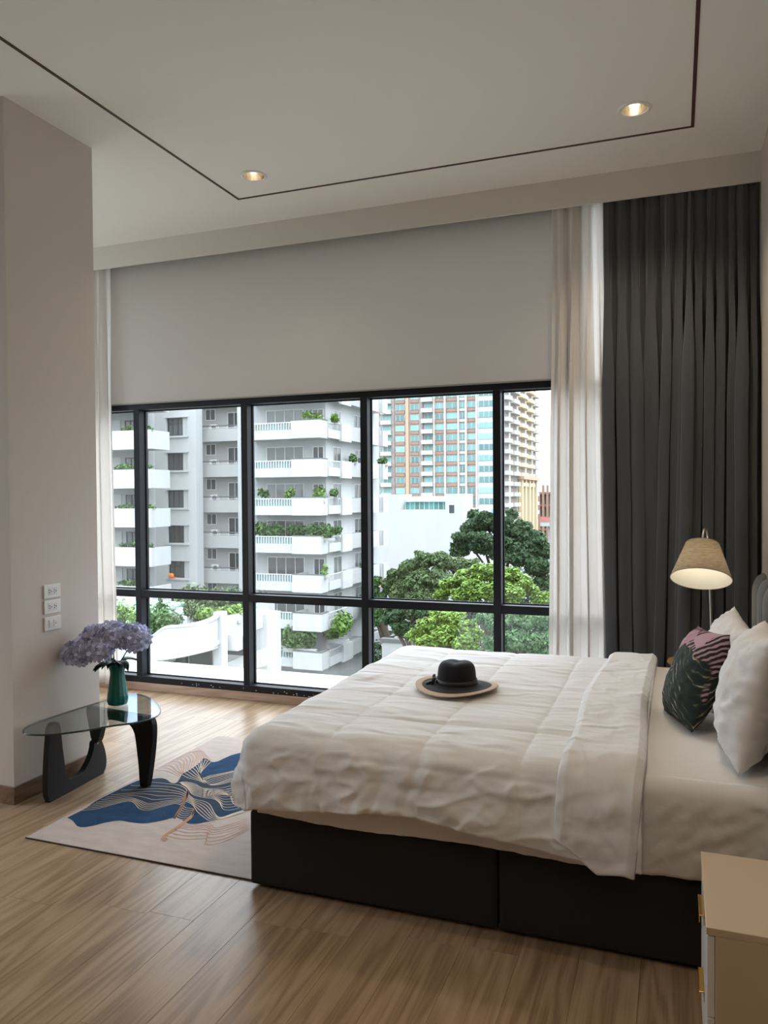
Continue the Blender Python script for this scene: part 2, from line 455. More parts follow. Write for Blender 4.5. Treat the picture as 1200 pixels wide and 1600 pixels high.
# ------------------------------------------------------------------ downlights
M_ring = mat('downlight_white', (0.86, 0.85, 0.84), 0.4)
M_refl = mat('downlight_reflector', (0.86, 0.79, 0.69), 0.16, metal=1.0)
M_bulb = emit_mat('downlight_bulb', (1.0, 0.88, 0.70), 6.0)
LAB = ['round recessed ceiling downlight by the left corner of the brown ceiling line',
       'round recessed ceiling downlight glowing warm by the right corner of the brown ceiling line']
for k, (x, y) in enumerate(LAMPS):
    lab = LAB[k] if k < 2 else 'added round ceiling downlight for fill light behind the view, over the %s' % ['rug side of the bed', 'near side of the bed', 'floor by the left of the viewer', 'floor by the right of the viewer'][k - 2]
    t = thing('downlight', lab, 'ceiling light', (x, y, CEIL - 0.006), 'recessed ceiling downlights')
    MB().lathe([(0.066, CEIL + 0.001), (0.066, CEIL - 0.006), (0.070, CEIL - 0.008), (0.078, CEIL - 0.006), (0.084, CEIL - 0.001), (0.084, CEIL + 0.0005)], (x, y, 0), 40).build('trim_ring', M_ring, t, smooth=True)
    o = MB().lathe([(0.0655, CEIL - 0.003), (0.064, CEIL + 0.02), (0.060, CEIL + 0.05), (0.050, CEIL + 0.085), (0.034, CEIL + 0.108), (0.002, CEIL + 0.112)], (x, y, 0), 40).build('reflector', M_refl, t, smooth=True)
    MB().lathe([(0.0, CEIL + 0.045), (0.012, CEIL + 0.047), (0.024, CEIL + 0.058), (0.028, CEIL + 0.075), (0.020, CEIL + 0.098), (0.012, CEIL + 0.11)], (x, y, 0), 24).build('bulb', M_bulb, t, smooth=True)
    ld = bpy.data.lights.new('downlight_beam', 'SPOT'); ld.energy = DOWNLIGHT_W * (0.2, 0.5, 0.05, 0.42, 0.15, 0.5)[k]; ld.color = (1.0, 0.83, 0.63)
    ld.spot_size = math.radians(125); ld.spot_blend = 0.9; ld.shadow_soft_size = 0.06
    lo = bpy.data.objects.new('downlight_beam', ld); col.objects.link(lo); lo.parent = t; lo.location = (0, 0, -0.012)

# ------------------------------------------------------------------ wall plates on the pillar
M_plate = mat('plate_plastic', (0.80, 0.80, 0.78), 0.35)
M_mod = mat('plate_module', (0.72, 0.72, 0.70), 0.4)
M_hole = mat('socket_hole', (0.02, 0.02, 0.02), 0.6)
def wall_plate(z0, label, kind):
    y0, y1, z1 = 3.185, 3.303, z0 + 0.073
    t = thing('wall_socket' if kind == 'socket' else 'wall_switch', label, 'socket' if kind == 'socket' else 'switch', (XP, (y0 + y1) / 2, z0), 'plates on the pillar')
    MB().box(XP, XP + 0.009, y0, y1, z0, z1).build('plate', M_plate, t, bevel=0.004, bseg=3)
    MB().box(XP + 0.009, XP + 0.0105, y0 + 0.028, y1 - 0.028, z0 + 0.017, z1 - 0.017).build('module', M_mod, t, bevel=0.0008, bseg=1)
    zc = (z0 + z1) / 2
    for s in (-1, 1):
        yc = (y0 + y1) / 2 + s * 0.0165
        if kind == 'socket':
            for dy, dz in ((-0.0055, 0.006), (-0.0055, -0.006), (0.006, 0.0)):
                MB().prism([(XP + 0.0100, yc + dy + 0.0033 * math.cos(a), zc + dz + 0.0033 * math.sin(a)) for a in [k * math.pi / 5 for k in range(10)]], (0.0009, 0, 0)).build('hole', M_hole, t)
        else:
            MB().box(XP + 0.0105, XP + 0.0125, yc - 0.0115, yc + 0.0115, zc - 0.019, zc + 0.019).build('rocker' if s < 0 else 'outlet_insert', M_plate, t, bevel=0.0008, bseg=1)
            MB().prism([(XP + 0.0124, yc + 0.003 * math.cos(a), zc + 0.003 * math.sin(a)) for a in [k * math.pi / 5 for k in range(10)]], (0.0009, 0, 0)).build('hole', M_hole if s > 0 else M_mod, t)
wall_plate(0.999, 'white double wall socket, topmost of the three plates on the pillar', 'socket')
wall_plate(0.917, 'white double wall socket, middle of the three plates on the pillar', 'socket')
wall_plate(0.829, 'white plate with a switch and a round outlet, lowest of the three on the pillar', 'switch')

# ------------------------------------------------------------------ grey panel over the window, built as a translucent blind to let daylight in
M_blind = mat('roller_blind_cloth', (0.56, 0.525, 0.485), 0.9, 0.1, transl=0.43, bump=0.03, bscale=600)
rbd = thing('roller_blind', 'plain grey roller blind covering the upper part of the window', 'blind', (-2.4, 5.105, 2.262))
MB().box(-4.70, -0.50, 5.1005, 5.1015, 2.272, 3.44).build('blind_cloth', M_blind, rbd)
MB().box(-4.70, -0.50, 5.097, 5.105, 2.262, 2.273).build('bottom_bar', mat('blind_bar', (0.30, 0.29, 0.27), 0.6), rbd, bevel=0.002)
MB().tube([(-4.70, 5.095, 3.462), (-0.50, 5.095, 3.462)], 0.022, 14).build('roller', mat('blind_bar', (0.30, 0.29, 0.27), 0.6), rbd, smooth=True)

# ------------------------------------------------------------------ curtains
def curtain(name, label, top, bot, y0, z0, z1, folds, amp, m, seed, lean=0.0, drop=0.0, fine=0.12, tube=False, nx=220, nz=36, jitter=0.35):
    rnd = random.Random(seed); ph = [rnd.uniform(-1, 1) for _ in range(64)]
    def wob(s):
        q = s * folds * 1.0; k = int(q); f = q - k
        a, b = ph[k % 64], ph[(k + 1) % 64]; f = f * f * (3 - 2 * f)
        return a + (b - a) * f
    def fn(s, t):
        xs = top[0] + (top[1] - top[0]) * s; xb = bot[0] + (bot[1] - bot[0]) * s
        e = t ** 1.3
        x = xs + (xb - xs) * e
        k = min(1.0, max(0.0, (t - 0.05) * 3.0)); k = k * k * (3 - 2 * k)
        phs = 2 * math.pi * folds * s + jitter * 3.0 * wob(s)
        a = (0.014 + (amp - 0.014) * k) * (1.0 + 0.45 * wob(s * 0.8 + 0.13))
        w = math.sin(phs); w = math.copysign(abs(w) ** 0.8, w)
        if tube: w = 0.7 - 1.9 * abs(math.sin(phs / 2)) ** 0.75          # rounded pleats with tight grooves
        y = y0 - drop * k + a * (w + fine * (1 - 0.5 * k) * math.sin(2.6 * phs + 1.1 + 1.5 * t) + 0.25 * fbm(s * folds * 1.4, t * 1.2, seed)) - lean * t * t
        x += a * 0.45 * math.sin(2 * phs + 0.6) * k + 0.006 * fbm(s * 5, t * 3, seed + 9)
        return (x, y, z1 + (z0 - z1) * t)
    o = MB().surf(fn, nx, nz).build(name, m, None, smooth=True)
    md = o.modifiers.new('solid', 'SOLIDIFY'); md.thickness = 0.0016; md.offset = 0
    return tag(o, label, 'curtain')
M_sheer = sheer_mat('sheer_cloth', (0.90, 0.875, 0.85))
M_dark = mat('charcoal_cloth', (0.072, 0.075, 0.083), 0.8, 0.25, sheen=0.35, bump=0.05, bscale=400)
curtain('sheer_curtain', 'white sheer curtain hanging between the pillar and the window', (-4.62, -4.17), (-4.62, -4.12), 5.062, 0.045, 3.48, 5, 0.028, M_sheer, 3, drop=0.012)
curtain('sheer_curtain', 'white sheer curtain hanging beside the charcoal curtain', (-0.735, -0.40), (-0.775, -0.345), 5.060, 0.045, 3.48, 4.3, 0.034, M_sheer, 11, nx=260, drop=0.014)
curtain('blackout_curtain', 'charcoal curtain with broad folds between the sheer and the gathered panel', (-0.430, 0.01), (-0.390, 0.03), 5.072, 0.03, 3.48, 5.0, 0.046, M_dark, 5, jitter=0.5, drop=0.030, tube=True)
curtain('blackout_curtain', 'charcoal curtain gathered in fine folds against the right wall', (-0.055, 0.452), (-0.125, 0.450), 5.052, 0.03, 3.48, 9.0, 0.046, M_dark, 24, nx=320, lean=0.05, drop=0.050, tube=True)

# ------------------------------------------------------------------ bed
M_base_f = mat('charcoal_upholstery', (0.030, 0.029, 0.029), 0.9, 0.15, bump=0.25, bscale=700, vary=0.08, vscale=300)
M_sheet = mat('white_sheet', (0.78, 0.755, 0.73), 0.85, 0.2, bump=0.05, bscale=25, crease=0.25, cscale=6)
M_duvet = mat('white_duvet_cloth', (0.80, 0.795, 0.80), 0.85, 0.2, bump=0.10, bscale=16, bstretch=(0.45, 1.7, 1), crease=0.75, cscale=6.0, cstretch=(0.7, 1.6, 1.0))
M_pillow = mat('white_pillowcase', (0.78, 0.75, 0.735), 0.85, 0.2, bump=0.06, bscale=22, crease=0.6, cscale=7, cstretch=(1, 1, 0.8))
M_head = mat('grey_headboard_cloth', (0.088, 0.092, 0.090), 0.9, 0.15, sheen=0.3, bump=0.1, bscale=500)
BX0, BXJ, BX1 = -1.558, -0.578, 0.385
BY0, BY1 = 2.65, 4.45
bed = thing('bed', 'large bed with charcoal upholstered base and white sheet standing by the window', 'bed', (-0.58, 3.55, 0.0))
bz = 0.300
for x0, x1 in ((BX0, BXJ - 0.003), (BXJ + 0.003, BX1)):
    MB().box(x0, x1, BY0, BY1, 0.012, bz).build('base_section', M_base_f, bed, bevel=0.012, bseg=3)
    for fx in (x0 + 0.08, x1 - 0.08):
        for fy in (BY0 + 0.12, BY1 - 0.12):
            MB().lathe([(0.022, 0.0), (0.022, 0.013)], (fx, fy, 0), 16, cap0=True, cap1=True).build('foot', M_hole, bed)
# mattress: rounded box with pulled sheet
def round_box(x0, x1, y0, y1, z0, z1, r, n=10, seg=40):
    m = MB(); prof = []
    for k in range(n + 1):
        a = -math.pi / 2 + (math.pi / 2) * k / n; prof.append((r * (1 - math.cos(a)), z0 + r + r * math.sin(a)))
    for k in range(n + 1):
        a = (math.pi / 2) * k / n; prof.append((r * (1 - math.cos(a)), z1 - r + r * math.sin(a)))
    R = 0.07
    rings = []
    for ins, z in prof:
        ring = []
        xa, xb, ya, yb = x0 + ins, x1 - ins, y0 + ins, y1 - ins; rr = max(R - ins, 0.015)
        for (cx, cy, a0) in ((xb - rr, yb - rr, 0), (xa + rr, yb - rr, 90), (xa + rr, ya + rr, 180), (xb - rr, ya + rr, 270)):
            for q in range(7):
                a = math.radians(a0 + 15 * q); ring.append((cx + rr * math.cos(a), cy + rr * math.sin(a), z))
        rings.append(ring)
    n = len(rings[0]); m.v = [Vector(p) for r_ in rings for p in r_]
    for k in range(len(rings) - 1):
        for i in range(n):
            a = k * n + i; b = k * n + (i + 1) % n; m.f.append((a, b, b + n, a + n))
    m.f.append(tuple(range(n))[::-1]); m.f.append(tuple(range((len(rings) - 1) * n, len(rings) * n)))
    return m
round_box(BX0 + 0.012, BX1 - 0.002, BY0 - 0.012, BY1 + 0.012, bz + 0.002, 0.598, 0.045).build('mattress', M_sheet, bed, smooth=True)
# a fitted sheet: finely wrinkled skirt hugging the near side of the mattress
def sheet_fn(s, t):
    x = BX0 + 0.05 + (BX1 - 0.02 - BX0 - 0.05) * s
    w = 0.004 * fbm(x * 9 + t * 2.5, t * 3.0, 3.3) + 0.003 * fbm(x * 22 + t * 9, t * 5, 8.1)
    if t < 0.25:
        a = t / 0.25 * math.pi / 2
        return (x, BY0 + 0.04 - 0.062 * math.sin(a) + 0.0 , 0.602 - 0.05 * (1 - math.cos(a)) + w * 0.4)
    q = (t - 0.25) / 0.75
    return (x, BY0 - 0.022 - w * 1.6 - 0.006 * math.sin(math.pi * q), 0.552 - (0.552 - bz - 0.004 - 0.006 * math.sin(x * 7)) * q)
MB().surf(sheet_fn, 240, 30).build('fitted_sheet', M_sheet, bed, smooth=True, solid=0.003)
# headboard: upholstered channels with rounded heads
HY0, HY1 = 2.50, 4.64
nch = 8; cw = (HY1 - HY0) / nch
MB().box(BX1 + 0.045, XR - 0.004, HY0 + 0.02, HY1 - 0.02, 0.05, 1.02).build('headboard_back', M_head, bed, bevel=0.01)
def channel(y0, y1):
    yc = (y0 + y1) / 2; hw = (y1 - y0) / 2 - 0.001; ztop = 1.105
    def fn(u, v):
        # v: along height, u: across; D-shaped section, domed top
        a = math.pi * u
        z = 0.05 + (ztop - 0.05) * v
        k = 1.0
        d = (ztop - z)
        if d < 0.10: k = math.sqrt(max(0.0, 1 - (1 - d / 0.10) ** 2))
        kk = 0.55 + 0.45 * k
        return (BX1 + 0.052 - 0.06 * math.sin(a) ** 0.75 * k, yc - hw * math.cos(a) * kk, z)
    return MB().surf(fn, 14, 60)
for i in range(nch):
    o = channel(HY0 + i * cw, HY0 + (i + 1) * cw).build('headboard_channel', M_head, bed, smooth=True)

# ------------------------------------------------------------------ duvet
DX0, DY0, DY1, DZ = -1.605, 2.575, 4.530, 0.628
DR = 0.125
def drape(sx, sy, lift, r=DR, x0=DX0, y0=DY0, y1=DY1, z=DZ):
    """sheet coordinate -> point on the bed: bends over the edges with radius r"""
    cx = max(sx, x0 + r); cy = min(max(sy, y0 + r), y1 - r)
    dx, dy = sx - cx, sy - cy; L = math.hypot(dx, dy)
    if L < 1e-9: return Vector((cx, cy, z + lift)), Vector((0, 0, 1))
    ux, uy = dx / L, dy / L
    arc = r * math.pi / 2
    if L < arc:
        a = L / r; h = r * math.sin(a); d = r * (1 - math.cos(a)); n = Vector((ux * math.sin(a), uy * math.sin(a), math.cos(a)))
    else: h = r; d = r + (L - arc); n = Vector((ux, uy, 0))
    p = Vector((cx + ux * h, cy + uy * h, z - d))
    return p + n * lift, n
ARC = DR * math.pi / 2
def hem_z(x):
    pts = [(-1.6, 0.335), (-1.45, 0.352), (-1.0, 0.398), (-0.85, 0.405), (-0.6, 0.375), (-0.4, 0.352), (-0.1, 0.33)]
    for (a, za), (b, zb) in zip(pts, pts[1:]):
        if x <= b: return za + (zb - za) * max(0, (x - a)) / (b - a)
    return pts[-1][1]
def wrinkle(sx, sy, side):
    top = 0.009 * fbm(sx * 1.3, sy * 3.2, 0.5) + 0.0035 * fbm(sx * 2.2 + sy, sy * 13, 2.5)
    # quilting seams
    qx = abs(((sx + 0.13) / 0.36) % 1 - 0.5) * 2; qy = abs(((sy + 0.02) / 0.37) % 1 - 0.5) * 2
    seam = math.exp(-((1 - qx) / 0.05) ** 2) + math.exp(-((1 - qy) / 0.05) ** 2)
    top += 0.006 * (1 - qx ** 4) * (1 - qy ** 4) - 0.003 * seam
    k = min(1.0, side / 0.12)
    q = sx * 4.5 + 1.5 * fbm(sx * 2, sy * 2, 7.7)
    sd = 0.011 * fbm(q, side * 3.0 + sx * 1.3, 4.4, 3) + 0.005 * fbm(sx * 11 + side * 9, side * 13 - sx * 3, 9.4, 3)
    rid = (1 - min(1.0, abs(fbm(sx * 5.5 + side * 5, side * 8 - sx * 2.0, 5.0, 2)))) ** 5 * 0.008
    return top * (1 - 0.5 * k) + (sd + rid) * k
NU, NV = 250, 340
SX0, SX1 = DX0 - 0.24, -0.10
duvet_root = thing('duvet', 'white quilted duvet spread over the bed with its head end folded back', 'duvet', (-0.85, 3.55, 0.33))
def duvet_pt(s, t):
    sx = SX0 + (SX1 - SX0) * s
    xw = max(min(sx, -0.1), -1.6)
    near_len = DZ - DR - hem_z(xw) + ARC - DR         # sheet length past the bend line
    sy0 = DY0 + DR - ARC - (DZ - DR - hem_z(xw)) ; sy1 = DY1 - DR + ARC + 0.20
    sy = sy0 + (sy1 - sy0) * t
    cx = max(sx, DX0 + DR); cy = min(max(sy, DY0 + DR), DY1 - DR)
    dx, dy = sx - cx, sy - cy
    # tucked corner: shorten the diagonal so that the hem stays level
    L = math.hypot(dx, dy)
    if dx < 0 and dy != 0:
        lim = max(abs(dx), abs(dy)); k = lim / L if L > 0 else 1
        sx, sy = cx + dx * k, cy + dy * k; L = lim
    side = max(0.0, L - 0.03)
    w = wrinkle(sx, sy, side)
    # billow: belly of the hanging side, pulled in at the hem
    hang = max(0.0, L - ARC); q = hang / 0.22
    if L > 0: w += 0.022 * math.sin(min(1.0, q) * math.pi) - 0.030 * max(0, q - 0.55) ** 1.5
    # sag toward the edges of the mattress
    p, n = drape(sx, sy, w)
    return p
dv = MB().surf(duvet_pt, NU, NV).build('duvet_cover', M_duvet, duvet_root, smooth=True)
md = dv.modifiers.new('solid', 'SOLIDIFY'); md.thickness = 0.018; md.offset = -1
# folded back flap
def flap_pt(s, t):
    f = 1 - t
    xl = -0.350 - 0.028 * f + 0.016 * math.sin(t * 9) + 0.02 * max(0, 0.18 - t) * 5 * 0.2
    xr = -0.098 + 0.010 * math.sin(t * 7 + 1) - 0.030 * max(0, 0.15 - t) / 0.15
    sx = xl + (xr - xl) * s
    zlow = 0.405 - 0.085 * min(1, s / 0.55) + 0.006 * math.sin(s * 9)
    sy0 = DY0 + DR - ARC - (DZ - DR - zlow); sy1 = DY1 - DR + ARC + 0.16
    sy = sy0 + (sy1 - sy0) * t
    cy = min(max(sy, DY0 + DR), DY1 - DR); L = abs(sy - cy); side = max(0, L - 0.03)
    edge = min(s, 1 - s); roll = 0.020 * min(1.0, edge / 0.10) ** 0.5
    w = 0.014 + roll + 0.010 * fbm(sx * 4, sy * 4.0, 1.7) + 0.0045 * fbm(sx * 10 + sy * 7, sy * 11 - sx * 6, 3.1, 3)
    rid = (1 - abs(fbm(sx * 9 + sy * 3, sy * 4.5, 6.6, 2))) ** 4 * 0.003
    w += rid + 0.006 * math.sin(min(1.0, max(0.0, L - ARC) / 0.2) * math.pi)
    p, n = drape(sx, sy, w)
    if s > 0.9: p.z -= 0.010 * (s - 0.9) / 0.1
    return p
fl = MB().surf(flap_pt, 70, 340).build('folded_flap', M_duvet, duvet_root, smooth=True)
md = fl.modifiers.new('solid', 'SOLIDIFY'); md.thickness = 0.022; md.offset = -1

# ------------------------------------------------------------------ pillows
def pillow(name, label, cat, w, h, th, M, m, seed, pinch=0.10, wr=1.0, group=None):
    """w along local x, h along local y, thickness along local z"""
    def sheet(sgn):
        def fn(a, b):
            u, v = 2 * a - 1, 2 * b - 1
            pu = 1 - pinch * (1 - v * v) ** 0.0 * 0 ; 
            x = u * w / 2 * (1 - pinch * (1 - abs(v) ** 2.0) * abs(u) ** 3 * 0.55)
            y = v * h / 2 * (1 - pinch * (1 - abs(u) ** 2.0) * abs(v) ** 3 * 0.55)
            f = max(0.0, (1 - abs(u) ** 2.6)) ** 0.62 * max(0.0, (1 - abs(v) ** 2.6)) ** 0.62
            z = sgn * th / 2 * f
            e = 1 - f
            z += sgn * wr * (0.010 * f ** 0.5 * fbm(u * 1.8 + seed, v * 1.8, sgn) + 0.006 * (e * f) ** 0.5 * 2 * fbm(u * 6 + seed, v * 6, sgn + 4))
            return (x, y, z)
        return fn
    mb = MB().surf(sheet(1), 56, 56); o2 = MB().surf(sheet(-1), 56, 56)
    mb.add(o2.v, [tuple(reversed(f)) for f in o2.f])
    mb.xf(M)
    o = mb.build(name, m, None, smooth=True)
    bm = bmesh.new(); bm.from_mesh(o.data); bmesh.ops.remove_doubles(bm, verts=bm.verts, dist=0.0006); bm.to_mesh(o.data); bm.free()
    return tag(o, label, cat, group)
def stand(cx, cy, cz, lean, turn, roll=0.0):
    """frame: local x -> along the headboard (world Y), local y -> up, local z -> facing the foot of the bed"""
    B = Matrix(((0, 0, -1), (-1, 0, 0), (0, 1, 0))).to_4x4()      # columns: x->-Y, y->Z, z->-X
    return Matrix.Translation((cx, cy, cz)) @ Matrix.Rotation(math.radians(turn), 4, 'Z') @ Matrix.Rotation(math.radians(lean), 4, 'Y') @ B @ Matrix.Rotation(math.radians(roll), 4, 'Z')
pillow('pillow', 'plump white pillow nearest the viewer, propped against the headboard', 'pillow', 0.66, 0.46, 0.235, stand(0.262, 3.085, 0.815, 13, -4, 3), M_pillow, 1.3, wr=1.7, group='pillows at the headboard')
pillow('pillow', 'white pillow with a pointed top corner behind the patterned cushion', 'pillow', 0.64, 0.42, 0.18, stand(0.200, 3.86, 0.768, 24, 4, -3), M_pillow, 5.9, wr=1.7, group='pillows at the headboard')

# patterned cushion: striped leaves in dark green, pink and black
def cushion_mat():
    m = bpy.data.materials.new('leaf_print_cloth'); m.use_nodes = True
    nt = m.node_tree; nt.nodes.clear(); N = nt.nodes.new; L = nt.links.new
    out = N('ShaderNodeOutputMaterial'); p = N('ShaderNodeBsdfPrincipled'); p.inputs['Roughness'].default_value = 0.85
    tc = N('ShaderNodeTexCoord')
    def leaf(rotv, scale, dist, seedv):
        mp = N('ShaderNodeMapping'); mp.inputs['Rotation'].default_value = rotv; mp.inputs['Location'].default_value = seedv
        L(tc.outputs['Object'], mp.inputs[0])
        w = N('ShaderNodeTexWave'); w.wave_type = 'BANDS'; w.bands_direction = 'Z'; w.inputs['Scale'].default_value = scale
        w.inputs['Distortion'].default_value = dist; w.inputs['Detail'].default_value = 1.5; w.inputs['Detail Scale'].default_value = 1.2
        L(mp.outputs[0], w.inputs['Vector']); return w
    w1 = leaf((0.5, 0.25, 0.2), 17.0, 4.0, (0.1, 0.2, 0)); w2 = leaf((-0.6, 0.1, 0.4), 13.0, 5.0, (0.5, 0.1, 0.3))
    r1 = N('ShaderNodeValToRGB'); e = r1.color_ramp.elements          # pink / black striped leaf
    e[0].position = 0.42; e[0].color = (0.010, 0.009, 0.010, 1); e[1].position = 0.80; e[1].color = (0.44, 0.27, 0.30, 1)
    k = r1.color_ramp.elements.new(0.56); k.color = (0.17, 0.045, 0.06, 1); k = r1.color_ramp.elements.new(0.66); k.color = (0.34, 0.25, 0.22, 1)
    L(w1.outputs['Fac'], r1.inputs[0])
    r2 = N('ShaderNodeValToRGB'); e = r2.color_ramp.elements          # dark green leaf with thin ribs
    e[0].position = 0.0; e[0].color = (0.006, 0.013, 0.012, 1); e[1].position = 0.97; e[1].color = (0.42, 0.33, 0.26, 1)
    k = r2.color_ramp.elements.new(0.80); k.color = (0.010, 0.022, 0.016, 1)
    k = r2.color_ramp.elements.new(0.90); k.color = (0.13, 0.12, 0.05, 1)
    n4 = N('ShaderNodeTexNoise'); n4.inputs['Scale'].default_value = 14.0; n4.inputs['Detail'].default_value = 2.0; L(tc.outputs['Object'], n4.inputs['Vector'])
    mr4 = N('ShaderNodeMapRange'); mr4.inputs['From Min'].default_value = 0.35; mr4.inputs['From Max'].default_value = 0.62; mr4.inputs['To Min'].default_value = 0.72; mr4.inputs['To Max'].default_value = 1.0
    L(n4.outputs['Fac'], mr4.inputs['Value'])
    mu4 = N('ShaderNodeMath'); mu4.operation = 'MULTIPLY'; L(w2.outputs['Fac'], mu4.inputs[0]); L(mr4.outputs[0], mu4.inputs[1])
    L(mu4.outputs[0], r2.inputs[0])
    no = N('ShaderNodeTexNoise'); no.inputs['Scale'].default_value = 5.0; no.inputs['Detail'].default_value = 1.0
    L(tc.outputs['Object'], no.inputs['Vector'])
    sp = N('ShaderNodeSeparateXYZ'); L(tc.outputs['Object'], sp.inputs[0])
    zz = N('ShaderNodeMath'); zz.operation = 'MULTIPLY_ADD'; zz.inputs[1].default_value = 1.5; L(sp.outputs['Z'], zz.inputs[0]); L(no.outputs['Fac'], zz.inputs[2])
    cr = N('ShaderNodeValToRGB'); e = cr.color_ramp.elements; e[0].position = 0.84; e[0].color = (0, 0, 0, 1); e[1].position = 0.86; e[1].color = (1, 1, 1, 1)
    L(zz.outputs[0], cr.inputs[0])
    mx = N('ShaderNodeMix'); mx.data_type = 'RGBA'; L(cr.outputs[0], mx.inputs[0]); L(r2.outputs[0], mx.inputs[6]); L(r1.outputs[0], mx.inputs[7])
    vo = N('ShaderNodeTexVoronoi'); vo.inputs['Scale'].default_value = 9.0; L(tc.outputs['Object'], vo.inputs['Vector'])
    c3 = N('ShaderNodeValToRGB'); e = c3.color_ramp.elements; e[0].position = 0.80; e[0].color = (0, 0, 0, 1); e[1].position = 0.82; e[1].color = (1, 1, 1, 1)
    sx = N('ShaderNodeSeparateColor'); L(vo.outputs['Color'], sx.inputs[0]); L(sx.outputs[0], c3.inputs[0])
    m2 = N('ShaderNodeMix'); m2.data_type = 'RGBA'; L(c3.outputs[0], m2.inputs[0]); L(mx.outputs[2], m2.inputs[6]); m2.inputs[7].default_value = (0.50, 0.30, 0.35, 1)
    mlt = N('ShaderNodeMath'); mlt.operation = 'MULTIPLY'; L(c3.outputs[0], mlt.inputs[0]); L(cr.outputs[0], mlt.inputs[1]); L(mlt.outputs[0], m2.inputs[0])
    L(m2.outputs[2], p.inputs['Base Color']); L(p.outputs[0], out.inputs[0])
    return m
pillow('throw_cushion', 'dark cushion printed with green and pink striped leaves, leaning on the pillows', 'cushion', 0.41, 0.40, 0.17, stand(0.075, 3.40, 0.785, 22, 13, 5), cushion_mat(), 2.2, wr=0.6)

# ------------------------------------------------------------------ hat
M_felt = mat('black_felt', (0.010, 0.010, 0.013), 0.85, 0.25, sheen=0.12)
M_straw = mat('beige_brim_edge', (0.58, 0.44, 0.32), 0.8, bump=0.2, bscale=250)
HC = (-0.945, 3.478, 0.640)
hat = thing('sun_hat', 'black wide-brimmed hat with beige brim edge lying on the duvet', 'hat', HC)
def brim(r0, r1, zoff, n=60, k=8):
    m = MB()
    def fn(s, t):
        a = 2 * math.pi * s; r = r0 + (r1 - r0) * t; q = (r - 0.085) / 0.105
        z = 0.012 - 0.006 * q + 0.010 * q * q * math.cos(2 * a + 0.5) + 0.012 * (1 - min(1, q * 2.5)) ** 2 * (q < 0.4)
        return (HC[0] + r * 1.0 * math.cos(a), HC[1] + r * 0.97 * math.sin(a), HC[2] + z + zoff)
    m.surf(fn, n, k, wrap=True); return m
brim(0.080, 0.162, 0.0).build('brim', M_felt, hat, smooth=True, solid=0.003)
brim(0.160, 0.191, 0.0005).build('brim_edge', M_straw, hat, smooth=True, solid=0.0035)
prof = [(0.092, 0.016), (0.089, 0.03), (0.087, 0.06), (0.085, 0.085), (0.079, 0.105), (0.066, 0.118), (0.045, 0.123), (0.02, 0.1205), (0.0005, 0.119)]
def crown_f(t, k): return 1.0 + 0.02 * math.cos(2 * t)
cr = MB().lathe([(r, z + HC[2]) for r, z in prof], (HC[0], HC[1], 0), 48, crown_f)
for v in cr.v:
    if v.z > HC[2] + 0.10: v.z -= 0.006 * math.exp(-((v.x - HC[0]) / 0.022) ** 2) * (1 if abs(v.y - HC[1]) < 0.07 else 0.3)
cr.build('crown', M_felt, hat, smooth=True, subsurf=1)
MB().lathe([(0.0935, HC[2] + 0.018), (0.0915, HC[2] + 0.030), (0.0905, HC[2] + 0.042)], (HC[0], HC[1], 0), 48, crown_f).build('hat_band', mat('black_ribbon', (0.014, 0.014, 0.016), 0.45), hat, smooth=True, solid=-0.002)
M_rib = MATS['black_ribbon']
for sg, dz in ((1, 0.0), (-1, -0.004)):
    def loop(s, t, sg=sg, dz=dz):
        a = 2 * math.pi * s
        lx = -0.100 - 0.014 * math.cos(a) * 0.5 ; ly = sg * (0.026 + 0.024 * math.sin(a - math.pi / 2))
        return (HC[0] + lx - 0.012 * (1 - math.cos(a)) * 0.5 - 0.004 * sg, HC[1] - 0.018 + ly * 0.8, HC[2] + 0.014 + 0.026 * t + 0.012 * math.sin(a) * (t - 0.5) + dz + 0.006)
    MB().surf(loop, 20, 4).build('bow_loop', M_rib, hat, smooth=True, solid=0.0015)
MB().tube(smooth_path([(HC[0] - 0.104, HC[1] - 0.02, HC[2] + 0.028), (HC[0] - 0.120, HC[1] - 0.03, HC[2] + 0.020), (HC[0] - 0.135, HC[1] - 0.045, HC[2] + 0.014)], 4), [0.006] * 4 + [0.0075] * 4 + [0.004], 6).build('bow_tail', M_rib, hat, smooth=True)

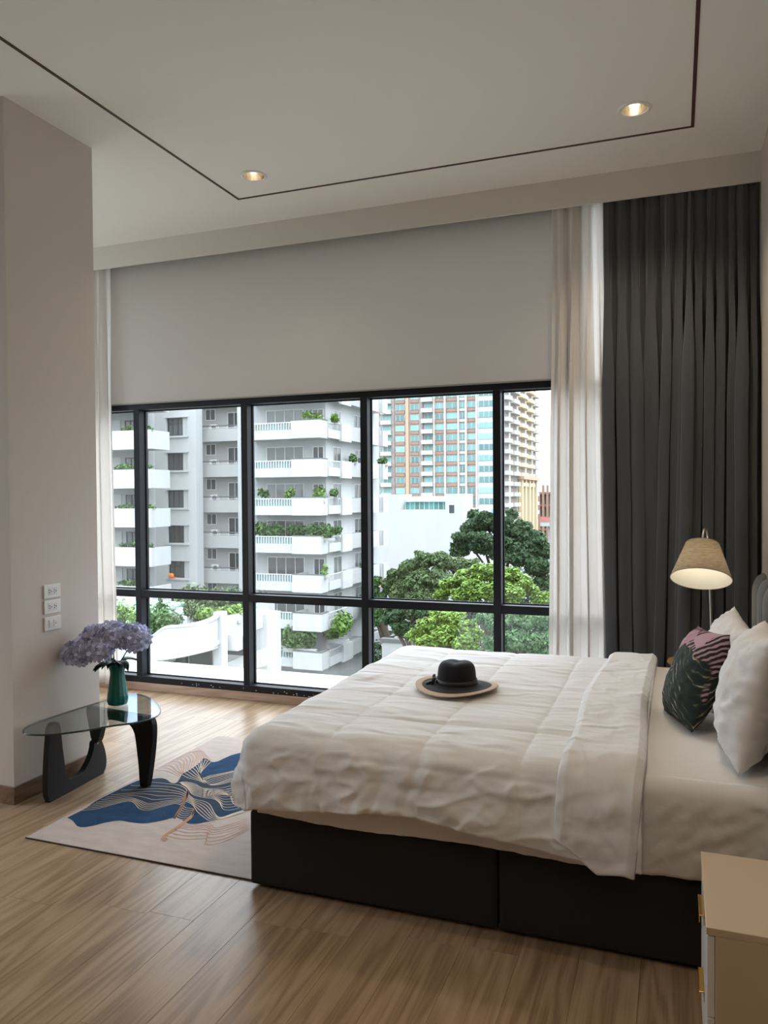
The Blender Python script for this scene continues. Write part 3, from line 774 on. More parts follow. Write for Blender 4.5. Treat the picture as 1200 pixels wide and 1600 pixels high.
# ------------------------------------------------------------------ nightstand by the viewer
M_cream = mat('cream_laminate', (0.58, 0.46, 0.32), 0.45, 0.4)
M_creamw = mat('white_drawer_front', (0.74, 0.73, 0.70), 0.4, 0.4)
M_brass = mat('brass', (0.70, 0.46, 0.14), 0.25, metal=1.0)
ns = thing('nightstand', 'cream nightstand with two brass-handled drawers at the lower right', 'nightstand', (0.27, 2.18, 0.0))
NX0, NX1, NY0, NY1, NZ = 0.088, XR - 0.016, 1.972, 2.392, 0.50
bd = MB().box(NX0, NX1, NY0, NY1, 0.06, NZ - 0.018)
bd.build('body', M_cream, ns, bevel=0.002)
MB().box(NX0 - 0.020, NX1, NY0, NY1, NZ - 0.018, NZ).build('top', M_cream, ns, bevel=0.0015)
for (z0, z1) in ((0.285, 0.478), (0.07, 0.281)):
    d = MB().box(NX0 - 0.018, NX0 - 0.001, NY0 + 0.003, NY1 - 0.003, z0, z1).build('drawer', M_creamw, ns, bevel=0.0015)
    zc = z1 - 0.045; yc = (NY0 + NY1) / 2
    h = MB(); h.box(NX0 - 0.0195, NX0 - 0.018, yc - 0.055, yc + 0.055, zc - 0.012, zc + 0.014)
    h.box(NX0 - 0.030, NX0 - 0.018, yc - 0.055, yc + 0.055, zc + 0.012, zc + 0.016); h.box(NX0 - 0.0315, NX0 - 0.0295, yc - 0.055, yc + 0.055, zc - 0.004, zc + 0.016)
    h.build('handle', M_brass, d, bevel=0.0008, bseg=1)
for fx in (NX0 + 0.02, NX1 - 0.03):
    for fy in (NY0 + 0.03, NY1 - 0.03):
        MB().lathe([(0.010, 0.0), (0.015, 0.061)], (fx, fy, 0), 14, cap0=True, cap1=True).build('leg', M_cream, ns)

# ------------------------------------------------------------------ round side table with lamp
M_oak = wood_mat('honey_wood', (0.30, 0.15, 0.055), (0.42, 0.23, 0.09), (0.50, 0.30, 0.13), rough=0.35, axis=0, per_object=False)
TX, TYY, TZ = 0.115, 4.775, 0.572
st = thing('side_table', 'small round honey-wood side table behind the patterned cushion', 'table', (TX, TYY, 0))
MB().lathe([(0.0, TZ - 0.024), (0.150, TZ - 0.024), (0.158, TZ - 0.016), (0.160, TZ - 0.008), (0.157, TZ), (0.0, TZ)], (TX, TYY, 0), 48).build('table_top', M_oak, st, smooth=False)
MB().lathe([(0.0, 0.0), (0.12, 0.0), (0.12, 0.012), (0.02, 0.022), (0.016, 0.05), (0.016, TZ - 0.04), (0.05, TZ - 0.024)], (TX, TYY, 0), 28).build('pedestal', M_oak, st, smooth=True)
M_chrome = mat('brushed_nickel', (0.62, 0.60, 0.57), 0.3, metal=1.0)
M_linen = None
def linen_mat():
    m = bpy.data.materials.new('linen_shade'); m.use_nodes = True
    nt = m.node_tree; nt.nodes.clear(); N = nt.nodes.new; L = nt.links.new
    out = N('ShaderNodeOutputMaterial'); tc = N('ShaderNodeTexCoord')
    mp = N('ShaderNodeMapping'); mp.inputs['Scale'].default_value = (30, 30, 260); L(tc.outputs['Object'], mp.inputs[0])
    no = N('ShaderNodeTexNoise'); no.inputs['Scale'].default_value = 1.0; no.inputs['Detail'].default_value = 4; L(mp.outputs[0], no.inputs['Vector'])
    cr = N('ShaderNodeValToRGB'); e = cr.color_ramp.elements; e[0].position = 0.3; e[0].color = (0.42, 0.33, 0.22, 1); e[1].position = 0.7; e[1].color = (0.66, 0.57, 0.44, 1)
    L(no.outputs['Fac'], cr.inputs[0])
    d = N('ShaderNodeBsdfDiffuse'); t = N('ShaderNodeBsdfTranslucent'); L(cr.outputs[0], d.inputs[0]); L(cr.outputs[0], t.inputs[0])
    ms = N('ShaderNodeMixShader'); ms.inputs[0].default_value = 0.5; L(d.outputs[0], ms.inputs[1]); L(t.outputs[0], ms.inputs[2]); L(ms.outputs[0], out.inputs[0])
    return m
lamp = thing('table_lamp', 'gooseneck table lamp with tilted linen shade before the charcoal curtain', 'lamp', (0.192, 4.80, TZ))
LX, LY = 0.192, 4.80
MB().lathe([(0.0, TZ + 0.001), (0.055, TZ + 0.001), (0.055, TZ + 0.010), (0.05, TZ + 0.014), (0.007, TZ + 0.018)], (LX, LY, 0), 28).build('base', M_chrome, lamp, smooth=True)
SC = Vector((0.140, 4.66, 1.245))            # centre of the upper shade ring
AX = Vector((-0.05, -math.sin(math.radians(27)), -math.cos(math.radians(27)))).normalized()
MB().tube(smooth_path([(LX, LY, TZ + 0.012), (LX - 0.004, LY, 0.85), (LX - 0.012, LY - 0.002, 1.10), (LX - 0.018, LY - 0.012, 1.245), (LX - 0.028, LY - 0.045, 1.318), (LX - 0.040, LY - 0.085, 1.330), (SC.x + 0.004, SC.y + 0.025, 1.300), tuple(SC - AX * 0.02)], 6), 0.0062, 10).build('gooseneck', M_chrome, lamp, smooth=True)
zax = -AX; xax = Vector((1, 0, 0)).cross(zax).normalized(); yax = zax.cross(xax)
SM = Matrix((xax, yax, zax)).transposed()
MB().lathe([(0.0, 0.03), (0.014, 0.028), (0.018, 0.01), (0.018, -0.05), (0.014, -0.055), (0.0, -0.056)], SC, 20, M=SM).build('socket', M_chrome, lamp, smooth=True)
SHH = 0.205
sh = MB().lathe([(0.088 + (0.158 - 0.088) * k / 8, -SHH * k / 8) for k in range(9)], SC, 56, M=SM).build('shade', linen_mat(), lamp, smooth=True)
MB().lathe([(0.0855 + (0.1555 - 0.0855) * k / 8, -SHH * k / 8) for k in range(9)], SC, 56, M=SM).build('shade_lining', mat('shade_lining', (0.80, 0.80, 0.76), 0.8, transl=0.4), sh, smooth=True)
M_rim = mat('shade_rim', (0.30, 0.25, 0.19), 0.8)
for r, z in ((0.0875, 0.0), (0.1575, -SHH)):
    MB().tube([SC + SM @ Vector((r * math.cos(a), r * math.sin(a), z)) for a in [2 * math.pi * k / 56 for k in range(57)]], 0.0022, 6).build('rim', M_rim, sh, smooth=True)
sp = MB()
for k in range(3):
    a = 2 * math.pi * k / 3 + 0.4; sp.tube([SC, SC + SM @ Vector((0.087 * math.cos(a), 0.087 * math.sin(a), 0.0))], 0.0018, 6)
sp.build('shade_spider', M_chrome, lamp)
BC = SC + AX * 0.085
MB().lathe([(0.0, 0.03), (0.013, 0.028), (0.014, 0.012), (0.026, -0.012), (0.028, -0.024), (0.020, -0.044), (0.0, -0.052)], BC, 20, M=SM).build('bulb', emit_mat('lamp_bulb', (1.0, 0.86, 0.62), 2.5), lamp, smooth=True)
ld = bpy.data.lights.new('lamp_glow', 'POINT'); ld.energy = 0.16; ld.color = (1.0, 0.88, 0.68); ld.shadow_soft_size = 0.03
lo = bpy.data.objects.new('lamp_glow', ld); col.objects.link(lo); lo.parent = lamp; lo.location = (SC + AX * 0.155) - ORG[lamp]

# ------------------------------------------------------------------ rug
RZ = 0.007
RX0, RX1, RY0, RY1 = -2.728, -0.45, 2.692, 4.262
M_rug = mat('rug_pile', (0.50, 0.425, 0.385), 0.95, 0.1, vary=0.10, vscale=9, vstretch=(1, 2.5, 1), bump=0.3, bscale=500)
M_rugb = mat('rug_blue', (0.022, 0.058, 0.120), 0.95, 0.1, vary=0.20, vscale=14, bump=0.3, bscale=500)
M_rugn = mat('rug_navy', (0.036, 0.054, 0.085), 0.95, 0.1, vary=0.15, vscale=14, bump=0.3, bscale=500)
M_gold = mat('rug_gold_line', (0.70, 0.58, 0.45), 0.9, 0.1)
M_copper = mat('rug_copper_line', (0.50, 0.27, 0.17), 0.9, 0.1)
M_bind = mat('rug_binding', (0.045, 0.035, 0.05), 0.9)
rug = thing('rug', 'pale rug with blue wave shapes and golden contour lines under the bed', 'rug', ((RX0 + RX1) / 2, (RY0 + RY1) / 2, 0.0))
def rug_top(s, t):
    x = RX0 + (RX1 - RX0) * s; y = RY0 + (RY1 - RY0) * t
    return (x, y, RZ)
rb = MB().box(RX0, RX1, RY0, RY1, 0.0012, RZ); rb.build('rug_body', M_rug, rug)
MB().box(RX0 - 0.003, RX1 + 0.003, RY0 - 0.003, RY1 + 0.003, 0.0002, 0.0050).build('binding', M_bind, rug)
def a8(X, Y): return on_z(220 + X / 6.6667, 1120 + Y / 6.6667, RZ)     # measured from the photograph, laid on the floor plane
def a4(X, Y): return on_z(X / 3.0, 1050 + Y / 3.0, RZ)
def clampr(p): return Vector((min(max(p.x, RX0 + 0.004), RX1 - 0.004), min(max(p.y, RY0 + 0.004), RY1 - 0.004), p.z))
def flat(name, pts, m, dz):
    P = []
    for p in pts:
        p = clampr(p); p.z = 0
        if not P or (p - P[-1]).length > 0.0015: P.append(p)
    tris = geometry.tessellate_polygon([P])
    me = bpy.data.meshes.new(name)
    F = []
    for (i, j, k) in tris:
        n_ = (P[j] - P[i]).cross(P[k] - P[i])
        F.append((i, j, k) if n_.z > 0 else (i, k, j))
    me.from_pydata([(p.x, p.y, RZ + dz) for p in P], [], F); me.update()
    for v in me.vertices: v.co -= ORG[rug]
    me.materials.append(m); o = bpy.data.objects.new(name, me); col.objects.link(o); o.parent = rug; ORG[o] = ORG[rug]
    return o
def curve(pts, n=6): return smooth_path(pts, n)
low = curve([a4(315, 683), a4(340, 697), (a4(362, 722)), a4(392, 728), a4(440, 720), a4(500, 705), a4(560, 697), a4(620, 706), a4(680, 710), a4(760, 697), a4(815, 684), a4(845, 690), a4(880, 709), a4(920, 712), a4(960, 705), a4(1050, 685), a4(1130, 665), a4(1185, 640)])
right_ext = [Vector((-1.30, 3.20, RZ)), Vector((-1.05, 3.55, RZ)), Vector((-1.15, 3.95, RZ))]
upp = curve([a8(1040, 375), a8(940, 402), a8(850, 442), a8(800, 465), a8(740, 470), a8(690, 440), a8(650, 435), a8(610, 480), a8(560, 520), a8(480, 570), a8(430, 600), a8(380, 680), a8(320, 690), a8(265, 652), a8(200, 640), a8(100, 650), a4(640, 512), a4(520, 570), a4(450, 605), a4(400, 640), a4(315, 683)])
flat('blue_field', low + right_ext + upp[:-1], M_rugb, 0.0006)
# darker lined zone inside the blue field
navy = curve([a4(385, 650), a4(450, 643), a4(520, 625), a4(590, 608), a4(625, 612), a4(655, 642), a4(700, 648), a4(760, 632), a4(825, 612), a4(868, 585), a4(890, 610), a4(905, 650), a4(950, 668), a4(1060, 645), a4(1180, 615)]) + \
    [Vector((-1.32, 3.30, RZ))] + curve([a8(1040, 545), a8(860, 585), a8(720, 605), a8(620, 600), a8(700, 500), a8(735, 470), a8(690, 446), a8(650, 441), a8(612, 486), a8(560, 527), a8(480, 577), a8(436, 606), a8(385, 688), a8(320, 697), a8(260, 660), a8(200, 648), a8(100, 658), a4(640, 520), a4(520, 577), a4(450, 612)])
flat('navy_field', navy, M_rugn, 0.0009)
def ribbon(mb, pts, w, dz):
    P = [clampr(p) for p in pts]; n = len(P); o = len(mb.v)
    for k, p in enumerate(P):
        d = P[min(k + 1, n - 1)] - P[max(k - 1, 0)]; d.z = 0
        if d.length < 1e-7: d = Vector((1, 0, 0))
        d.normalize(); s = Vector((-d.y, d.x, 0)) * (w / 2)
        z = RZ + dz
        mb.v.append(Vector((p.x + s.x, p.y + s.y, z))); mb.v.append(Vector((p.x - s.x, p.y - s.y, z)))
    for k in range(n - 1):
        a = o + 2 * k; mb.f.append((a + 1, a + 3, a + 2, a))
def resample(pts, m):
    P = curve(pts, 8); L = [0]
    for a, b in zip(P, P[1:]): L.append(L[-1] + (b - a).length)
    out = []; j = 0
    for k in range(m):
        t = L[-1] * k / (m - 1)
        while j < len(L) - 2 and L[j + 1] < t: j += 1
        q = (t - L[j]) / max(1e-9, L[j + 1] - L[j]); out.append(P[j].lerp(P[j + 1], q))
    return out
def family(mb, guides, counts, w, wig=0.0):
    G = [resample(g, 60) for g in guides]
    for g0, g1, n in zip(G, G[1:], counts):
        for k in range(n):
            q = k / n
            ribbon(mb, [a.lerp(b, q) for a, b in zip(g0, g1)], w, 0.0014)
    ribbon(mb, G[-1], w, 0.0014)
gold = MB(); cop = MB()
# left hill: lines from the rug edge to the knot
family(gold, [[a4(655, 512), a4(720, 518), a4(790, 525), a4(840, 532), a4(872, 550), a4(885, 578)],
              [a4(520, 577), a4(600, 570), a4(700, 560), a4(780, 565), a4(840, 572), a4(880, 590)],
              [a4(450, 612), a4(540, 600), a4(610, 590), a4(660, 605), a4(700, 618), a4(780, 605), a4(840, 598), a4(872, 600)],
              [a4(385, 650), a4(450, 643), a4(520, 625), a4(590, 608), a4(625, 612), a4(655, 642), a4(700, 648), a4(760, 632), a4(820, 618), a4(850, 625)]], [3, 3, 4], 0.0034)
# crest: pale lines falling into the knot and sweeping right
family(cop, [[a8(150, 555), a8(240, 560), a8(330, 590), a8(400, 625)], [a8(210, 520), a8(310, 510), a8(370, 560), a8(425, 600)],
             [a8(320, 460), a8(400, 440), a8(450, 470), a8(445, 540), a8(440, 590)], [a8(480, 380), a8(540, 370), a8(580, 420), a8(560, 470), a8(540, 520)],
             [a8(600, 350), a8(650, 365), a8(680, 410), a8(740, 450)]], [2, 3, 4, 4], 0.0030)
family(gold, [[a8(430, 605), a8(500, 640), a8(580, 660), a8(660, 690), a8(740, 715), a8(860, 700), a8(1040, 650)],
              [a8(540, 530), a8(580, 570), a8(620, 630), a8(690, 700), a8(800, 690), a8(1040, 600)],
              [a8(640, 440), a8(630, 520), a8(610, 590), a8(660, 660), a8(720, 640), a8(860, 605), a8(1040, 560)],
              [a8(735, 465), a8(680, 520), a8(618, 596), a8(650, 640), a8(720, 615), a8(860, 588), a8(1040, 548)]], [4, 4, 3], 0.0032)
family(gold, [[a8(385, 688), a8(470, 680), a8(560, 700), a8(640, 740), a8(760, 750), a8(880, 735), a8(1040, 690)],
              [a8(400, 690), a8(480, 740), a8(540, 810), a8(640, 840), a8(760, 860), a8(820, 900), a8(870, 970), a8(1000, 960), a8(1150, 900)]], [9], 0.0030)
family(gold, [[a8(640, 750), a8(760, 760), a8(880, 760), a8(980, 740), a8(1060, 700)],
              [a8(640, 830), a8(800, 810), a8(930, 830), a8(960, 900), a8(1040, 940), a8(1160, 890)]], [7], 0.0032)
family(gold, [[a8(480, 800), a8(560, 860), a8(650, 880), a8(720, 920), a8(770, 1010), a8(830, 1050), a8(960, 1010), a8(1110, 960)],
              [a8(470, 880), a8(540, 920), a8(590, 990), a8(660, 1050), a8(720, 1085), a8(800, 1075), a8(960, 1030), a8(1110, 985)]], [5], 0.0034)
family(gold, [[a8(1040, 690), a8(1120, 720), a8(1180, 760), a8(1300, 740), a8(1500, 640)], [a8(1060, 700), a8(1110, 770), a8(1060, 830), a8(1130, 880), a8(1300, 840), a8(1500, 760)]], [6], 0.0032)
family(gold, [[a8(1040, 548), a8(1250, 500), a8(1500, 470)], [a8(1040, 690), a8(1250, 650), a8(1500, 600)]], [11], 0.0030)
family(gold, [[a8(1110, 900), a8(1250, 860), a8(1500, 780)], [a8(1110, 985), a8(1250, 940), a8(1500, 860)]], [5], 0.0032)
# copper ladder at the foot of the knot and the pale waves below
family(cop, [[a8(480, 770), a8(470, 830), a8(430, 920), a8(380, 1000), a8(345, 1065)], [a8(492, 785), a8(482, 850), a8(440, 930), a8(392, 1005), a8(352, 1068)]], [2], 0.006)
family(cop, [[a8(550, 960), a8(520, 1030), a8(440, 1100), a8(340, 1170), a8(240, 1240), a8(215, 1280), a8(260, 1300)],
             [a8(548, 985), a8(530, 1050), a8(455, 1110), a8(360, 1180), a8(262, 1250), a8(285, 1275)]], [2], 0.006)
family(cop, [[a8(480, 1115), a8(600, 1130), a8(700, 1110), a8(740, 1130), a8(780, 1160), a8(940, 1120), a8(1110, 1060)],
             [a8(400, 1150), a8(520, 1180), a8(620, 1170), a8(690, 1180), a8(720, 1225), a8(900, 1200), a8(1110, 1130)],
             [a8(270, 1240), a8(400, 1270), a8(560, 1275), a8(680, 1270), a8(670, 1325), a8(760, 1330), a8(900, 1290), a8(1110, 1180)]], [3, 3], 0.0030)
for k in range(7):
    q = k / 6; a = a8(430 - 60 * q, 920 + 130 * q); b = a8(545 - 70 * q, 960 + 110 * q)
    m_ = a.lerp(b, 0.5) + Vector((0, -0.012, 0)); ribbon(gold, curve([a, m_, b], 6), 0.0034, 0.0014)
tag(gold.build('golden_lines', M_gold, rug), kind='stuff')
tag(cop.build('copper_lines', M_copper, rug), kind='stuff')

# ------------------------------------------------------------------ coffee table
M_ebony = mat('black_lacquer_wood', (0.008, 0.008, 0.009), 0.45, 0.25)
GT = 0.392
ct = thing('coffee_table', 'low table with rounded glass top on two black sculpted legs beside the pillar', 'table', (-2.84, 3.35, 0.0))
out4 = [(108, 274), (118, 286), (170, 291), (260, 288), (400, 270), (520, 249), (620, 236), (690, 221), (735, 203), (751, 180), (738, 150), (700, 118), (655, 103), (605, 101), (545, 113), (430, 149), (300, 190), (180, 231), (122, 257)]
P = [on_z(X / 3.0, 1050 + Y / 3.0, GT) for X, Y in out4]
P = [Vector((max(p.x, XP + 0.03), p.y, p.z)) for p in P]
Pc = []
n = len(P)
for i in range(n):
    p0, p1, p2, p3 = P[i - 1], P[i], P[(i + 1) % n], P[(i + 2) % n]
    for k in range(5):
        t = k / 5
        Pc.append(0.5 * ((2 * p1) + (p2 - p0) * t + (2 * p0 - 5 * p1 + 4 * p2 - p3) * t * t + (3 * p1 - p0 - 3 * p2 + p3) * t ** 3))
M_tglass = glass_mat('smoked_table_glass', (0.78, 0.815, 0.80), 1.0)
gl = clean(MB().prism([(p.x, p.y, GT - 0.010) for p in Pc], (0, 0, 0.010)).build('glass_top', M_tglass, ct))
edge = MB().tube([(p.x, p.y, GT - 0.005) for p in Pc + Pc[:1]], 0.0046, 6)
edge.build('glass_edge', mat('glass_edge', (0.02, 0.035, 0.032), 0.1, 0.6), gl, smooth=True)
# lower leg: an upright, a foot along the floor and a far tip that carries the pivot
prof_u = [(3.069, 0.378), (3.128, 0.378), (3.150, 0.250), (3.172, 0.115), (3.190, 0.078), (3.215, 0.064), (3.300, 0.066), (3.345, 0.092), (3.378, 0.126), (3.398, 0.165), (3.408, 0.198),
          (3.458, 0.198), (3.480, 0.165), (3.498, 0.120), (3.508, 0.065), (3.500, 0.025), (3.480, 0.006), (3.455, 0.0), (3.085, 0.0), (3.055, 0.006), (3.040, 0.028), (3.034, 0.070), (3.038, 0.170), (3.052, 0.300)]
def plank_curve(pr, k=4):
    n = len(pr); out = []
    for i in range(n):
        p0, p1, p2, p3 = [Vector((*pr[j % n], 0)) for j in (i - 1, i, i + 1, i + 2)]
        for q in range(k):
            t = q / k; out.append(0.5 * ((2 * p1) + (p2 - p0) * t + (2 * p0 - 5 * p1 + 4 * p2 - p3) * t * t + (3 * p1 - p0 - 3 * p2 + p3) * t ** 3))
    return [(p.x, max(p.y, 0.0)) for p in out]
pu = plank_curve(prof_u)
def u_x(y): return -2.962 - 0.035 * (y - 3.05) / 0.46 + 0.012
lg = MB().prism([(u_x(y) - 0.017, y, z) for y, z in pu], (0.034, 0, 0)).build('leg', M_ebony, ct, bevel=0.005, bseg=2); clean(lg)
# upper leg: foot on the rug, shoulder under the glass, arm reaching back to the pivot
FA = Vector((-2.612, 3.385, 0)); FB = Vector((-2.968, 3.432, 0)); DU = (FB - FA); LEN = DU.length; DU.normalize(); NU_ = Vector((-DU.y, DU.x, 0))
prof_l = [(-0.018, 0.0075), (0.022, 0.0075), (0.034, 0.12), (0.050, 0.235), (0.062, 0.285), (0.088, 0.318), (0.130, 0.330), (0.230, 0.332), (0.290, 0.310), (LEN - 0.026, 0.200), (LEN + 0.020, 0.200),
          (LEN + 0.045, 0.290), (LEN + 0.060, 0.355), (LEN + 0.050, 0.378), (LEN + 0.02, 0.381), (0.02, 0.381), (-0.030, 0.381), (-0.058, 0.368), (-0.070, 0.330), (-0.066, 0.250), (-0.046, 0.12)]
pl_ = plank_curve(prof_l)
lg = MB().prism([FA + DU * s + Vector((0, 0, max(z, 0.0075))) - NU_ * 0.017 for s, z in pl_], NU_ * 0.034).build('leg', M_ebony, ct, bevel=0.005, bseg=2); clean(lg)
MB().tube([(-2.966, 3.432, 0.180), (-2.966, 3.432, 0.215)], 0.007, 10).build('pivot_pin', M_chrome, ct)

# ------------------------------------------------------------------ vase with hydrangeas
M_vase = mat('teal_glass', (0.008, 0.165, 0.145), 0.15, 0.5)
VC = (-2.868, 3.485)
vp = [(0.001, GT + 0.001), (0.040, GT + 0.001), (0.051, GT + 0.006), (0.055, GT + 0.025), (0.053, GT + 0.055), (0.047, GT + 0.100), (0.041, GT + 0.140), (0.0375, GT + 0.168), (0.038, GT + 0.185), (0.044, GT + 0.205), (0.053, GT + 0.224), (0.055, GT + 0.227), (0.052, GT + 0.225), (0.042, GT + 0.205), (0.035, GT + 0.185), (0.034, GT + 0.165), (0.045, GT + 0.08), (0.045, GT + 0.02), (0.001, GT + 0.014)]
vase = MB().lathe(vp, (*VC, 0), 96, lambda t, k: 1 + 0.045 * abs(math.sin(7 * t)) - 0.02).build('vase', M_vase, None, smooth=True)
tag(vase, 'teal fluted glass vase standing on the glass table', 'vase')
M_stem = mat('stem_green', (0.05, 0.11, 0.035), 0.6)
M_leafd = mat('hydrangea_leaf', (0.010, 0.030, 0.016), 0.5, vary=0.2)
M_pet = mat('hydrangea_petal', (0.57, 0.60, 0.82), 0.8, 0.2, transl=0.15, island=0.42, vary=0.16, vscale=14)
def floret(mb, c, nrm, r, rnd):
    nrm = nrm.normalized(); a = nrm.cross(Vector((0.2, 0.5, 0.8))).normalized(); b = nrm.cross(a); ph = rnd.uniform(0, 3)
    for k in range(4):
        t = ph + k * math.pi / 2
        d = a * math.cos(t) + b * math.sin(t); e = -a * math.sin(t) + b * math.cos(t)
        up = rnd.uniform(0.1, 0.5)
        o = len(mb.v)
        mb.v += [c, c + d * r * 0.55 + e * r * 0.48 + nrm * r * up * 0.6, c + d * r * 1.05 + e * r * 0.25 + nrm * r * up, c + d * r * 1.08 - e * r * 0.2 + nrm * r * (up - 0.2), c + d * r * 0.55 - e * r * 0.48 + nrm * r * up * 0.3]
        mb.f += [(o, o + 4, o + 3, o + 2, o + 1)]
heads = [((-2.992, 3.330, 0.700), 0.078, 'leftmost lilac hydrangea, hanging low over the table edge'),
         ((-2.952, 3.425, 0.765), 0.076, 'lilac hydrangea at the upper left of the bunch in the vase'),
         ((-2.865, 3.440, 0.775), 0.086, 'lilac hydrangea at the top middle of the bunch in the vase'),
         ((-2.890, 3.360, 0.715), 0.074, 'lilac hydrangea at the front middle of the bunch in the vase'),
         ((-2.765, 3.500, 0.760), 0.086, 'rightmost lilac hydrangea, brightest in the window light')]
for hi, (c, r, lab) in enumerate(heads):
    rnd = random.Random(40 + hi); c = Vector(c)
    h = thing('hydrangea', lab, 'flower', (VC[0], VC[1], GT + 0.05), 'hydrangeas in the teal vase')
    fm = MB(); nf = 74
    for k in range(nf):
        zz = 1 - 1.75 * (k + 0.5) / nf; t = k * 2.39996; q = math.sqrt(max(0, 1 - zz * zz))
        d = Vector((q * math.cos(t), q * math.sin(t), zz))
        rr = r * (0.86 + 0.16 * rnd.random()); p = c + Vector((d.x * rr * 1.08, d.y * rr * 1.08, d.z * rr * 0.88))
        floret(fm, p, d + Vector((rnd.uniform(-.3, .3), rnd.uniform(-.3, .3), rnd.uniform(-.2, .3))), 0.0255 * rnd.uniform(0.75, 1.2), rnd)
    fo = fm.build('flower_head', M_pet, h, smooth=False)
    tag(fo, kind='stuff')
    core = MB().surf(lambda s, t: tuple(c + Vector((math.sin(math.pi * t) * math.cos(2 * math.pi * s), math.sin(math.pi * t) * math.sin(2 * math.pi * s), math.cos(math.pi * t) * 0.9)) * r * 0.80), 16, 10, wrap=True)
    core.build('flower_core', mat('hydrangea_core', (0.24, 0.26, 0.42), 0.9), h, smooth=True)
    b0 = Vector((VC[0] + 0.012 * math.cos(hi * 1.3), VC[1] + 0.012 * math.sin(hi * 1.3), GT + 0.05)); neck = Vector((VC[0] + 0.018 * math.cos(hi * 1.25 + 2), VC[1] + 0.018 * math.sin(hi * 1.25 + 2), GT + 0.215))
    MB().tube(smooth_path([b0, neck, (neck + c) / 2 + Vector((0, 0, 0.006)), c - Vector((0, 0, r * 0.5))], 5), 0.0035, 6).build('stem', M_stem, h, smooth=True)
    for s in (-1, 1):
        a = math.atan2(c.y - VC[1], c.x - VC[0]) + s * 0.75 + 0.2
        b = Vector((VC[0], VC[1], GT + 0.232)) + Vector((math.cos(a), math.sin(a), 0)) * 0.02
        dd = Vector((math.cos(a), math.sin(a), 0.22 + 0.1 * s)); ss = Vector((-math.sin(a), math.cos(a), 0))
        def leaf(u, v, b=b, dd=dd, ss=ss):
            wv = 0.030 * math.sin(math.pi * min(1, v ** 0.8)) ** 0.9
            return tuple(b + dd * 0.105 * v + ss * wv * (2 * u - 1) + Vector((0, 0, 0.012 * abs(2 * u - 1) - 0.05 * v * v)))
        MB().surf(leaf, 4, 8).build('leaf', M_leafd, h, smooth=True, solid=0.0008)

# ================================================================== outside
GZ = -17.5
M_ground = mat('street_ground', (0.20, 0.205, 0.19), 0.9, vary=0.2, vscale=0.05)
struct('ground', MB().box(-900, 900, 8.0, 2600, GZ - 1, GZ), M_ground)
struct('ground_side', MB().box(-900, 900, -600, 8.0, GZ - 1, GZ), M_ground)
M_white = mat('white_render', (0.405, 0.41, 0.405), 0.85, 0.2, vary=0.05, vscale=0.6, vstretch=(3, 3, 0.5))
M_white2 = mat('aged_white_render', (0.40, 0.40, 0.39), 0.85, 0.2, vary=0.08, vscale=0.5, vstretch=(3, 3, 0.4))
M_greyw = mat('grey_render', (0.33, 0.33, 0.32), 0.85, 0.2, vary=0.06, vscale=0.5)
M_cap = mat('parapet_cap', (0.10, 0.10, 0.10), 0.8)
M_dkfr = mat('dark_window_frame', (0.035, 0.035, 0.035), 0.5)
M_wtfr = mat('white_window_frame', (0.55, 0.56, 0.55), 0.5)
M_pane = mat('dim_window_pane', (0.055, 0.062, 0.065), 0.08, 0.6, objrand=0.6)
M_panec = mat('curtained_window_pane', (0.16, 0.165, 0.16), 0.15, 0.6, objrand=0.4)
M_teal = mat('teal_balustrade_glass', (0.20, 0.29, 0.285), 0.2, 0.5)
M_rail = mat('white_railing', (0.46, 0.465, 0.46), 0.6)
M_ac = mat('air_conditioner_white', (0.55, 0.55, 0.54), 0.6)
def leafmat(name, c, isl=0.6): return mat(name, c, 0.6, 0.25, transl=0.25, island=isl)
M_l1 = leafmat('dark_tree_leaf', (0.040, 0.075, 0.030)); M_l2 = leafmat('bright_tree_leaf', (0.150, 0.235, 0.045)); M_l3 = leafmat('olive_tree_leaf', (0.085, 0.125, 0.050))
M_l4 = leafmat('balcony_leaf', (0.075, 0.140, 0.045)); M_l5 = leafmat('fern_leaf', (0.13, 0.22, 0.05)); M_bark = mat('bark', (0.09, 0.07, 0.05), 0.9)

def window_on_y(parent, x0, x1, z0, z1, y, frame, pane, mullions=1, fw=0.05, proud=0.04, tr=None):
    """a window in a wall that faces the room (-Y)"""
    f = MB()
    f.box(x0, x1, y - proud, y + 0.06, z0, z0 + fw); f.box(x0, x1, y - proud, y + 0.06, z1 - fw, z1)
    f.box(x0, x0 + fw, y - proud, y + 0.06, z0 + fw, z1 - fw); f.box(x1 - fw, x1, y - proud, y + 0.06, z0 + fw, z1 - fw)
    for k in range(mullions):
        x = x0 + (x1 - x0) * (k + 1) / (mullions + 1); f.box(x - fw * 0.4, x + fw * 0.4, y - proud, y + 0.06, z0 + fw, z1 - fw)
    if tr: f.box(x0 + fw, x1 - fw, y - proud, y + 0.06, z0 + (z1 - z0) * tr - 0.02, z0 + (z1 - z0) * tr + 0.02)
    w = f.build('window', frame, parent)
    MB().box(x0 + fw, x1 - fw, y - 0.005, y + 0.03, z0 + fw, z1 - fw).build('pane', pane, w)
    return w
